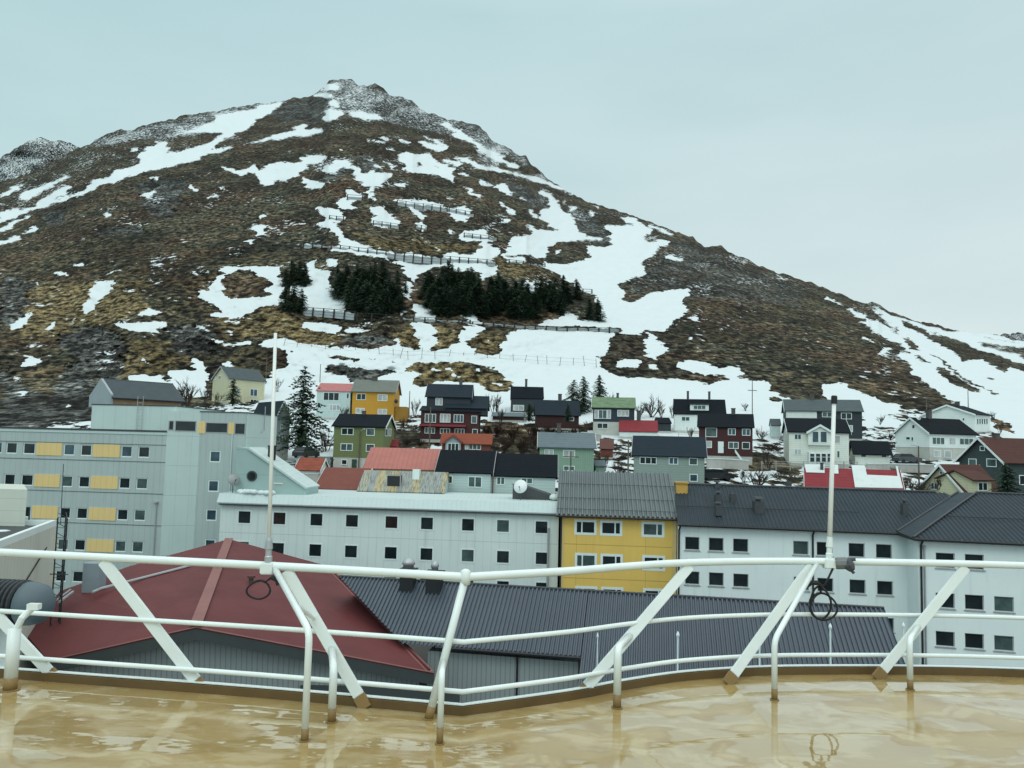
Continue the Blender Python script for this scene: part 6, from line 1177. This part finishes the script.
# ------------------------------------------------------------------ cars
def car(x, y, heading, col, label, D=None):
    p = hill_pt(x, y) if D is None else W(x, y, D); t = thing('parked_car', p, label, 'car', 'cars parked among the houses'); h = math.radians(heading); f = Vector((math.cos(h), math.sin(h), 0)); s_ = Vector((-math.sin(h), math.cos(h), 0)); Z = Vector((0, 0, 1))
    P = lambda a, b_, c: p+f*a+s_*b_+Z*c
    mb = MB(); pr = [(-2.1, .3), (-2.1, .82), (-1.9, .95), (-.3, 1.0), (1.1, .95), (2.0, .8), (2.1, .55), (2.1, .3)]; mb.prism([P(a, -.85, c) for a, c in pr], s_*1.7); mb.build('body', MAT('car_paint_%d' % len(MATS), col, .3, .05, coat=.6, streak=0), t, bevel=.05)
    mb = MB(); pr = [(-1.95, .95), (-1.55, 1.4), (-.2, 1.46), (.35, 1.4), (1.05, .96)]; mb.prism([P(a, -.72, c) for a, c in pr], s_*1.44); mb.build('windows', G_DARK, t, bevel=.04)
    mb = MB(); mb.box(P(-1.5, -.68, 1.43), f*1.75, s_*1.36, Z*.05); mb.build('roof', t.children[0].data.materials[0], t)
    for a in (-1.3, 1.3):
        for b_ in (-.88, .7): mb = MB(); mb.lathe(P(a, b_, .32), [(.2, 0), (.32, .01), (.32, .17), (.2, .18)], 14, s_); mb.build('wheel', BLACKM, t)
    return t
car(306, 458, 75, (.03, .035, .04), 'dark car parked on the snowy yard by the mottled red roof', D=104)
car(907, 463, 12, (.035, .045, .06), 'dark blue-grey car parked under the white corner house')
car(717, 480, 5, (.02, .022, .025), 'black car parked right of the grey-green house')
# ------------------------------------------------------------------ poles
def pole(x, y0, y1, label, D=None, lamp=None, arm=False, r=.11):
    b_ = hill_pt(x, y1) if D is None else W(x, y1, D); z_ = W(x, y0, b_.y).z; t = thing('utility_pole' if lamp is None else 'street_lamp', b_, label, 'pole' if lamp is None else 'street lamp'); mb = MB(); mb.tube([b_-Vector((0, 0, .8)), Vector((b_.x, b_.y, z_))], r, 7, r*.7); mb.build('pole', WOODD, t)
    if arm: mb = MB(); mb.box(Vector((b_.x-1.0, b_.y-.12, z_-2.4 if arm == 2 else z_-.7)), (2, 0, 0), (0, .14, 0), (0, 0, .14)); mb.build('crossarm', WOODD, t)
    if lamp: mb = MB(); mb.tube([Vector((b_.x, b_.y, z_-.1)), Vector((b_.x+.9*lamp, b_.y-.3, z_+.15))], .04, 5); mb.build('lamp_arm', ZINC, t); mb = MB(); mb.lathe(Vector((b_.x+.9*lamp, b_.y-.3, z_+.12)), [(.1, -.06), (.2, 0), (.12, .1)], 8); mb.build('lamp_head', ZINC, t)
pole(919.3, 446, 495, 'dark lamp post standing right of the red and white roof', D=96, lamp=-1)
pole(752.3, 380, 416, 'tall utility pole with a crossarm on the snow above the maroon house', arm=2)
pole(429.2, 407, 452, 'thin dark pole in front of the tiered maroon house', D=112)
pole(358.6, 430, 469, 'lamp post in front of the olive green house', D=106, lamp=.7)
pole(265.6, 357, 384, 'wooden pole right of the cream house')
pole(968.4, 391, 412, 'bare pole behind the wide-gabled white house')
pole(926.8, 396, 417, 'thin pole left of the wide-gabled white house')
pole(408.9, 391, 418, 'pole right of the orange-yellow house')
pole(319.8, 364, 384, 'pole above the pink roof')
pole(570.5, 452, 475, 'dark pole against the sage green house', D=100, arm=True)
pole(628, 440, 473, 'wooden pole beside the grey-green house, left end', D=98)
pole(871.5, 304.5, 317, 'tiny mast on the mountain flank near the skyline knoll at right', r=.15)
# ------------------------------------------------------------------ conifers, bare shrubs, barriers
def CONM(name, a, b_):
    mt, nt, b = nodes(name); p = coords(nt); inf = nd(nt, 'ShaderNodeObjectInfo')
    c = mixc(nt, noise(nt, p, 1.4, 4), a, b_); c = mixc(nt, math_n(nt, 'MULTIPLY', inf.outputs['Random'], .5), c, tuple(v*1.5+.004 for v in a)); nt.links.new(c, b.inputs['Base Color']); b.inputs['Roughness'].default_value = .9; b.inputs['Specular IOR Level'].default_value = .1; return mt
M_CON = CONM('spruce_needles', (.022, .042, .029), (.068, .098, .057)); M_SHR = CONM('bare_twigs', (.035, .028, .022), (.09, .075, .06)); M_HEDGE = CONM('dark_twigs', (.028, .018, .013), (.06, .042, .03))
def conifer(seed, h=10., w=3.2, lv=27, nb=13):
    rd = random.Random(seed); t = bpy.data.objects.new('conifer_tree', None); COL.objects.link(t)
    mb = MB(); mb.tube([(0, 0, -.6), (.05, 0, h*.5), (0, 0, h*.97)], .03*h/2*1.1, 6, .02); mb.build('trunk', BARK, t)
    mb = MB(); lean = rd.uniform(-.1, .1)
    for i in range(lv):
        f = i/(lv-1); z = h*(.06+.93*f); R = w*min(1., (1-f)**.46*1.12)*(.8+.2*min(1, f*6))*1.05+.1
        for k in range(max(4, int(nb*(1-.55*f)))):
            an = rd.uniform(0, 6.283); L = R*rd.uniform(.55, 1.12); d = Vector((math.cos(an), math.sin(an), 0)); s_ = Vector((-d.y, d.x, 0)); zz = z+rd.uniform(-.45, .45)*(1-f*.6); n_ = max(3, int(L/.45)+1)
            for q in range(n_):
                g = (q+.5)/n_; c = d*(L*g)+Vector((lean*z*.1, 0, zz-.28*L*g**1.3+rd.uniform(-.12, .12))); wd = (.26+.34*(1-g))*rd.uniform(.7, 1.5)*(w/3.2)**.5; ll = L/n_*.95
                up = Vector((0, 0, rd.uniform(-.25, .25)))
                mb.poly([c-d*ll*.5-s_*wd*rd.uniform(.6, 1)+up*.5, c+s_*wd*.3-d*ll*.3-Vector((0, 0, .2)), c+d*ll*.9+s_*wd*rd.uniform(-.3, .3)+Vector((0, 0, -.1)), ]); mb.poly([c-d*ll*.4+s_*wd*rd.uniform(.6, 1.1)-up*.4, c-s_*wd*.2, c+d*ll*rd.uniform(.4, .9)+s_*wd*rd.uniform(.2, .9)+Vector((0, 0, rd.uniform(-.3, .1)))])
    mb.build('crown', M_CON, t, fixn=False); return t
def shrub(seed, h=4., spread=.6, n0=6, mat=None, name='bare_shrub'):
    rd = random.Random(seed); t = bpy.data.objects.new(name, None); COL.objects.link(t); mb = MB(); tw = MB()
    def grow(p, d, L, r, dep):
        q = p+d*L; (mb if dep < 1 else tw).tube([p, p.lerp(q, .5)+Vector((rd.uniform(-1, 1), rd.uniform(-1, 1), rd.uniform(-1, 1)))*L*.08, q], r, 4 if dep < 2 else 3, r*.6, closed=False)
        if dep < 3:
            for _ in range(rd.randint(3, 4)):
                nd_ = (d+Vector((rd.uniform(-1, 1), rd.uniform(-1, 1), rd.uniform(-.3, .8)))*.65).normalized(); grow(p.lerp(q, rd.uniform(.4, 1)), nd_, L*rd.uniform(.5, .8), r*.62, dep+1)
    for _ in range(n0):
        d = Vector((rd.uniform(-spread, spread), rd.uniform(-spread, spread), 1)).normalized(); grow(Vector((rd.uniform(-.3, .3), rd.uniform(-.3, .3), -.2)), d, h*.4*rd.uniform(.7, 1.1), h*.016+.01, 0)
    mb.build('stems', BARK if mat is None else mat, t, fixn=False); tw.build('twigs', mat or M_SHR, t, fixn=False); return t
PROTO = [conifer(1), conifer(2, 10, 3.8), conifer(3, 10, 2.6, 24), conifer(4, 10, 4.2, 28, 10)]; used = [False]*4
SH = [shrub(11), shrub(12, 4, .9, 8), shrub(13, 4, .5, 5)]; ush = [False]*3; HG = [shrub(21, 3, 1.1, 12, M_HEDGE, 'dark_bush'), shrub(22, 3, .9, 14, M_HEDGE, 'dark_bush')]; uh = [False]*2
def plant(protos, usedl, k, p, hh, ww, h0, w0, label, cat, group=None):
    s = (ww/w0, ww/w0, hh/h0); rz = random.uniform(0, 6.28)
    if not usedl[k]:
        o = protos[k]; usedl[k] = True; o.location = p; o.rotation_euler = (0, 0, rz); o.scale = s; tag(o, label, cat, group)
    else:
        o = copy_tree(protos[k], p, rz, s, label, group)
        if not group and 'group' in o: del o['group']
    return o
WID = [6.4, 7.6, 5.2, 8.4]
def con_px(x, yb, yt, wpx, label, group=None, k=None, D=None):
    p = hill_pt(x, yb) if D is None else W(x, yb, D); hh = W(x, yt, p.y).z-p.z; k = random.randrange(4) if k is None else k
    plant(PROTO, used, k, p-Vector((0, 0, .15)), hh*1.08, wpx*1.3*p.y/F_PX, 10., WID[k], label, 'tree', group)
# plantation below the barriers
CL = [('dark spruce in the small left clump by the square snow patch', 'spruces of the small left clump', [(291, 285, 261, 14), (299, 284, 262, 15), (304, 287, 265, 12), (285, 287, 270, 11)]),
 ('dark spruce at the lower edge of the small left clump', 'spruces of the lower left clump', [(285, 311, 287, 13), (293, 312, 284, 14), (301, 313, 290, 12)])]
for lab, grp, lst in CL:
    for x, yb, yt, w_ in lst: con_px(x, yb, yt, w_, lab, grp)
def cluster(lab, grp, poly, n, hpx, wpx, seed):
    rd = random.Random(seed); xs = [p[0] for p in poly]; ys = [p[1] for p in poly]; pts = []
    def inside(x, y):
        c = False
        for i in range(len(poly)):
            (x1, y1), (x2, y2) = poly[i], poly[(i+1) % len(poly)]
            if (y1 > y) != (y2 > y) and x < (x2-x1)*(y-y1)/(y2-y1)+x1: c = not c
        return c
    tries = 0
    while len(pts) < n and tries < 4000:
        tries += 1; x, y = rd.uniform(min(xs), max(xs)), rd.uniform(min(ys), max(ys))
        if inside(x, y) and all((x-a)**2+((y-b_)*1.3)**2 > 11 for a, b_ in pts): pts.append((x, y))
    for x, y in pts: con_px(x, y, y-rd.uniform(*hpx), rd.uniform(*wpx), lab, grp)
cluster('dark spruce in the left half of the plantation below the long barrier', 'spruces in the left half of the plantation', [(331, 292), (345, 282), (378, 283), (396, 297), (401, 314), (388, 318), (352, 313), (340, 302)], 40, (19, 28), (12, 17), 5)
cluster('dark spruce in the middle of the plantation, right of the snow gap', 'spruces in the middle of the plantation', [(423, 302), (427, 288), (448, 286), (478, 290), (482, 318), (462, 321), (430, 316)], 36, (20, 28), (12, 17), 6)
cluster('dark spruce in the right part of the plantation beside the snowfield', 'spruces in the right part of the plantation', [(484, 296), (505, 300), (540, 298), (580, 300), (578, 312), (552, 318), (520, 322), (490, 321)], 38, (18, 27), (12, 17), 7)
con_px(589, 321, 299, 12, 'lone spruce pair on the snowfield, left one', k=2); con_px(597.5, 322, 300, 13, 'lone spruce pair on the snowfield, right one', k=0)
con_px(337, 292, 264, 9, 'thin spruce at the very left of the plantation', k=2); con_px(405, 293, 281, 6, 'small spruce in the gap of the plantation', k=2)
# trees among the houses
con_px(301, 447, 372, 42, 'tall dark spruce beside the pink-roofed white house', k=3, D=112)
con_px(232.5, 404, 380, 14, 'small dark spruce in front of the cream house', k=2, D=150)
con_px(573, 414, 382, 21, 'dark spruce behind the low slate roof, left of the slimmer one', k=3); con_px(599, 408, 377, 16, 'slim spruce left of the mossy green roof', k=0); con_px(583, 412, 379, 17, 'middle spruce behind the low slate roof', k=1)
con_px(567.5, 421, 404, 7, 'very small spruce in front of the low slate roof', k=2, D=140); con_px(529, 420, 404, 12, 'small spruce beside the flat-roofed garage', k=1, D=142)
con_px(1006, 500, 465, 24, 'bushy spruce between the yellow cottage and the teal house', k=1, D=84)
def shr_px(x, yb, yt, wpx, label, k=None, group=None, D=None, hedge=False):
    p = hill_pt(x, yb) if D is None else W(x, yb, D); hh = W(x, yt, p.y).z-p.z; P_, U_ = (HG, uh) if hedge else (SH, ush); k = random.randrange(len(P_)) if k is None else k
    plant(P_, U_, k, p, hh, wpx*p.y/F_PX, 3.6 if not hedge else 2.7, 4.4 if not hedge else 4.2, label, 'shrub', group)
shr_px(189, 404, 374, 34, 'bare grey shrub on the snow left of the cream house', 1, D=150); shr_px(217, 406, 386, 14, 'small bare shrub at the gable of the cream house', 2, D=148)
shr_px(495, 414, 389, 22, 'bare tree between the tiered maroon house and the black house', 0); shr_px(652, 417, 391, 32, 'wide bare shrub right of the mossy green roof', 1); shr_px(672, 418, 399, 14, 'smaller bare shrub left of the white dormer house', 2)
shr_px(612, 404, 391, 20, 'low bare shrub behind the mossy green roof', 1); shr_px(746, 411, 400, 12, 'small bare shrub beside the utility pole on the snow', 2)
shr_px(757, 488, 462, 36, 'dark spreading bare tree just above the long ribbed roof', 1, D=92); shr_px(767, 466, 443, 20, 'bare shrub left of the large white gabled house', 0, D=112)
shr_px(921, 496, 470, 34, 'bare shrub right of the red and white roof', 1, D=90); shr_px(414, 416, 392, 16, 'thin bare shrub left of the tiered maroon house', 2); shr_px(326, 456, 420, 22, 'bare tree between the tall spruce and the olive house', 0, D=112)
shr_px(277, 392, 372, 12, 'thin bare shrub left of the tall spruce', 2); shr_px(938, 489, 475, 16, 'bare shrub in front of the yellow cottage', 0, D=83); shr_px(993, 420, 408, 9, 'small bare shrub right of the wide-gabled house', 2)
for i, (x, yb, yt, w_) in enumerate([(503, 452, 432, 26), (522, 453, 430, 30), (540, 450, 427, 26), (512, 440, 419, 26), (532, 438, 418, 26), (550, 436, 420, 24), (497, 436, 420, 22), (561, 440, 424, 22), (575, 438, 421, 20)]):
    shr_px(x, yb, yt, w_, 'dark bare bush of the thicket below the low slate-roofed house', i % 2, 'dark bushes of the thicket', hedge=True, D=float(hill_depth(x, yb))*.97)
for i, (x, yb, yt, w_, lab) in enumerate([(404, 446, 434, 24, 'dark low bush right of the olive green house'), (420, 447, 436, 16, 'dark low bush under the balcony of the tiered maroon house'), (770, 450, 441, 22, 'dark low bush under the narrow grey shed'), (776, 478, 470, 20, 'dark low bush below the large white gabled house, by the snow'), (890, 440, 430, 16, 'dark low bush left of the white corner house')]): shr_px(x, yb, yt, w_, lab, i % 2, hedge=True)
for i, (x, yb, yt, w_) in enumerate([(345, 418, 404, 14), (392, 436, 420, 14), (404, 430, 412, 14), (500, 424, 404, 16), (488, 436, 418, 16), (586, 432, 416, 14), (604, 470, 448, 16), (618, 476, 452, 16), (612, 452, 436, 14), (690, 440, 424, 12), (762, 440, 424, 16), (770, 470, 454, 20), (744, 482, 466, 18), (790, 482, 468, 18), (890, 452, 436, 14), (905, 492, 472, 22), (930, 494, 476, 20), (895, 476, 462, 14), (1000, 432, 418, 12), (880, 424, 412, 10), (330, 470, 452, 14), (700, 478, 462, 14), (640, 416, 400, 16), (662, 418, 402, 16), (204, 404, 384, 14), (176, 404, 380, 18)]):
    shr_px(x, yb, yt, w_, 'bare grey thicket stems among the houses, one of many alike', i % 3, 'bare bushes scattered among the houses', D=float(hill_depth(x, yb))*.98)
# ---- avalanche barriers
M_POST = MAT('dark_timber_post', (.035, .03, .026), .9, .2, 2, streak=0); M_PACK = MAT('packed_grey_snow', (.36, .41, .42), .85, .08, .6, streak=0)
def barrier(pts, step, hpx, label, snowy=True):
    pts = [Vector((x, y, 0)) for x, y in pts]; L = sum((b_-a).length for a, b_ in zip(pts[:-1], pts[1:])); n = max(2, int(L/step)+1); ps = []
    for i in range(n):
        s_ = L*i/(n-1)
        for a, b_ in zip(pts[:-1], pts[1:]):
            l_ = (b_-a).length
            if s_ <= l_+1e-6: q = a.lerp(b_, s_/l_); break
            s_ -= l_
        ps.append(hill_pt(q.x, q.y+hpx/2))
    t = thing('avalanche_barrier', ps[len(ps)//2], label, 'barrier', 'avalanche barriers on the mountain'); H = 1.3*hpx*ps[0].y/F_PX; lean = Vector((0, .25, 1)).normalized()
    for p in ps: mb = MB(); mb.tube([p-lean*.8, p+lean*H], .25, 5); mb.build('post', M_POST, t)
    for f_ in (.12, .5, .95): mb = MB(); mb.tube([p+lean*H*f_+Vector((0, -.16, 0)) for p in ps], .07 if f_ < .9 else .11, 4); mb.build('rail', M_POST, t)
    if snowy:
        mb = MB(); base = len(mb.v); seg = []
        for i in range(len(ps)-1):
            for f_ in (0, .3, .65): seg.append(ps[i].lerp(ps[i+1], f_))
        seg.append(ps[-1]); 
        for q in seg:
            hh = H*random.uniform(.6, .88)
            for off, z_ in ((Vector((0, .2, -.5)), 0), (Vector((0, .2, 0)), hh), (Vector((0, 1.6, 0)), hh*.9+.4), (Vector((0, 3.5, .6)), .4)): mb.v.append(tuple(q+off+lean*z_))
        for i in range(len(seg)-1):
            for j in range(3): a_ = 4*i+j; mb.f.append((a_, a_+4, a_+5, a_+1))
        mb.build('packed_snow', M_PACK, t, fixn=False)
    return t
barrier([(303, 246), (331, 248.5), (358.6, 252), (388, 255), (402, 257), (421, 258.5), (437, 259.5), (462, 261.5), (496, 264.5)], 9, 6.5, 'longest avalanche barrier, running across the slope just above the plantation')
barrier([(397, 203.5), (415, 206.5), (437, 208), (449, 210.5)], 8.5, 6, 'upper avalanche barrier below the round snow patch, left piece')
barrier([(447, 210.5), (460, 213), (474, 216)], 7, 5.5, 'short avalanche barrier continuing the upper one to the right')
barrier([(464, 236.5), (480, 238.5), (497, 240)], 8, 6, 'short avalanche barrier above the right end of the longest one')
barrier([(373, 224), (386, 225.5), (399, 227.5)], 8.5, 5.5, 'short avalanche barrier in the middle of the slope, at the foot of a snow patch')
barrier([(329, 219), (343, 220.5)], 7, 6, 'tiny avalanche barrier at the left bend of the snow trail'); barrier([(347, 198), (362, 199)], 8, 6, 'tiny avalanche barrier highest up, on a small snow patch')
barrier([(415, 228), (427, 230)], 6, 6, 'tiny avalanche barrier right of the middle one'); barrier([(481, 218.5), (503, 220.5)], 5, 5, 'snowless dark avalanche barrier on brown heath', False)
barrier([(302, 311), (330, 313), (354.7, 315.5)], 10, 6, 'lower avalanche barrier left of the spruces, above the brown hump'); barrier([(357, 316.5), (380, 318), (400, 319.5)], 11, 6, 'bare dark barrier under the left spruces', False)
barrier([(402, 320), (425, 321), (448, 322), (470, 323.5)], 10, 5.5, 'lower avalanche barrier under the middle spruces'); barrier([(462, 324), (491, 325), (528, 328), (570, 329.5), (620, 330.5)], 10, 4, 'low dark barrier along the top of the big lower snowfield')
barrier([(509, 262.5), (526, 264.5), (545, 267)], 7, 5, 'short barrier right of the longest one, on ochre grass'); barrier([(583, 291.5), (592, 292)], 8, 4, 'single-bay dark barrier on the snow right of the spruces', False)
# ---- wire fence across the lower snow
fx = [(284, 341), (297, 342.5), (311.5, 344), (325.6, 347), (340, 348), (355, 349.5), (368.4, 350.5), (379.5, 352), (393.3, 352.5), (400.5, 353), (408, 354), (421.8, 353), (435, 354), (449, 354.5), (462.5, 355.5), (474.8, 356), (487.5, 356), (499.5, 357), (513.3, 357.5), (525, 357.8), (538, 359), (547, 359.5), (560, 360), (573.2, 360.5), (584.4, 361), (596.3, 362.5)]
ps = [hill_pt(x, y+4) for x, y in fx]; t = thing('wire_fence', ps[10], 'long thin wire fence of leaning posts across the snow above the houses', 'fence')
for p in ps: mb = MB(); d_ = Vector((random.uniform(-.15, .25), 0, 1)).normalized(); mb.tube([p-d_*.5, p+d_*random.uniform(1.9, 2.7)], .06, 5); mb.build('post', M_POST, t)
for z_ in (.7, 1.7): mb = MB(); mb.tube([p+Vector((0, 0, z_)) for p in ps], .022, 3); mb.build('wire', DARKMET, t)
# ------------------------------------------------------------------ sky and light: bright overcast
w = bpy.data.worlds.new('World'); S.world = w; w.use_nodes = True; nt = w.node_tree; bg = nt.nodes['Background']
SUN_EL, SUN_AZ = math.radians(48), math.radians(200)
sky = nd(nt, 'ShaderNodeTexSky', sky_type='NISHITA', sun_disc=False, sun_elevation=SUN_EL, sun_rotation=SUN_AZ)
tc = nd(nt, 'ShaderNodeTexCoord'); sep = nd(nt, 'ShaderNodeSeparateXYZ'); nt.links.new(tc.outputs['Generated'], sep.inputs[0])
cr = nd(nt, 'ShaderNodeValToRGB'); e = cr.color_ramp.elements
e[0].position = 0; e[0].color = (.55, .735, .735, 1); e[1].position = 1; e[1].color = (.99, 1.06, 1.05, 1)
for pos, c in ((.2, (.56, .74, .745)), (.5, (.46, .675, .70)), (.72, (.77, .98, .985))):
    q = e.new(pos); q.color = (*c, 1)
nt.links.new(math_n(nt, 'MAXIMUM', sep.outputs[2], 0), cr.inputs[0])
# zenith brighter than the horizon, as under any overcast
zen = nd(nt, 'ShaderNodeMapRange'); nt.links.new(sep.outputs[2], zen.inputs[0]); zen.inputs[1].default_value = .52; zen.inputs[2].default_value = 1; zen.inputs[3].default_value = 10; zen.inputs[4].default_value = 15
vm = nd(nt, 'ShaderNodeVectorMath', operation='SCALE'); nt.links.new(cr.outputs[0], vm.inputs[0]); nt.links.new(zen.outputs[0], vm.inputs['Scale'])
mp = nd(nt, 'ShaderNodeMapping'); mp.inputs['Scale'].default_value = (1.2, 1.2, 4.5); nt.links.new(tc.outputs['Generated'], mp.inputs['Vector'])
cl = noise(nt, mp.outputs[0], 1.6, 5, .5)
clc = mixc(nt, ramp(nt, cl, .3, .7), (.93, .955, .96), (1.05, 1.03, 1.03))
warm = nd(nt, 'ShaderNodeMapRange'); nt.links.new(sep.outputs[0], warm.inputs[0]); warm.inputs[1].default_value = -.6; warm.inputs[2].default_value = .6
lr = mixc(nt, warm.outputs[0], (1.03, 1.03, 1.035), (1.25, 1.10, 1.10))
a = mixc(nt, 1., vm.outputs[0], clc, 'MULTIPLY'); a = mixc(nt, 1., a, lr, 'MULTIPLY')
south = nd(nt, 'ShaderNodeMapRange'); nt.links.new(sep.outputs[1], south.inputs[0]); south.inputs[1].default_value = 0; south.inputs[2].default_value = -.7; south.inputs[3].default_value = 1; south.inputs[4].default_value = 1.4  # sky behind the camera brightened, added to light the facades
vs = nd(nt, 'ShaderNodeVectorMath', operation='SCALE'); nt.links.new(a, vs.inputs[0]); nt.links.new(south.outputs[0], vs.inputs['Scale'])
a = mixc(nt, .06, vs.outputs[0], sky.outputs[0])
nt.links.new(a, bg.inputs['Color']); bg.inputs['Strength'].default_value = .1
sd = bpy.data.lights.new('sun', 'SUN'); so = bpy.data.objects.new('sun', sd); COL.objects.link(so)
sd.energy = .5; sd.angle = math.radians(25); sd.color = (.97, 1.0, .97)
so.rotation_euler = (math.radians(90)-SUN_EL, 0, math.radians(180)-SUN_AZ)
so.rotation_euler = Vector((-math.sin(SUN_AZ)*math.cos(SUN_EL), -math.cos(SUN_AZ)*math.cos(SUN_EL), -math.sin(SUN_EL))).to_track_quat('-Z', 'Y').to_euler()
S.view_settings.view_transform = 'Standard'; S.view_settings.look = 'None'; S.view_settings.exposure = 0; S.view_settings.gamma = 1
S.cycles.max_bounces = 5; S.cycles.diffuse_bounces = 3; S.cycles.glossy_bounces = 3
S.render.resolution_x = 1024; S.render.resolution_y = 768
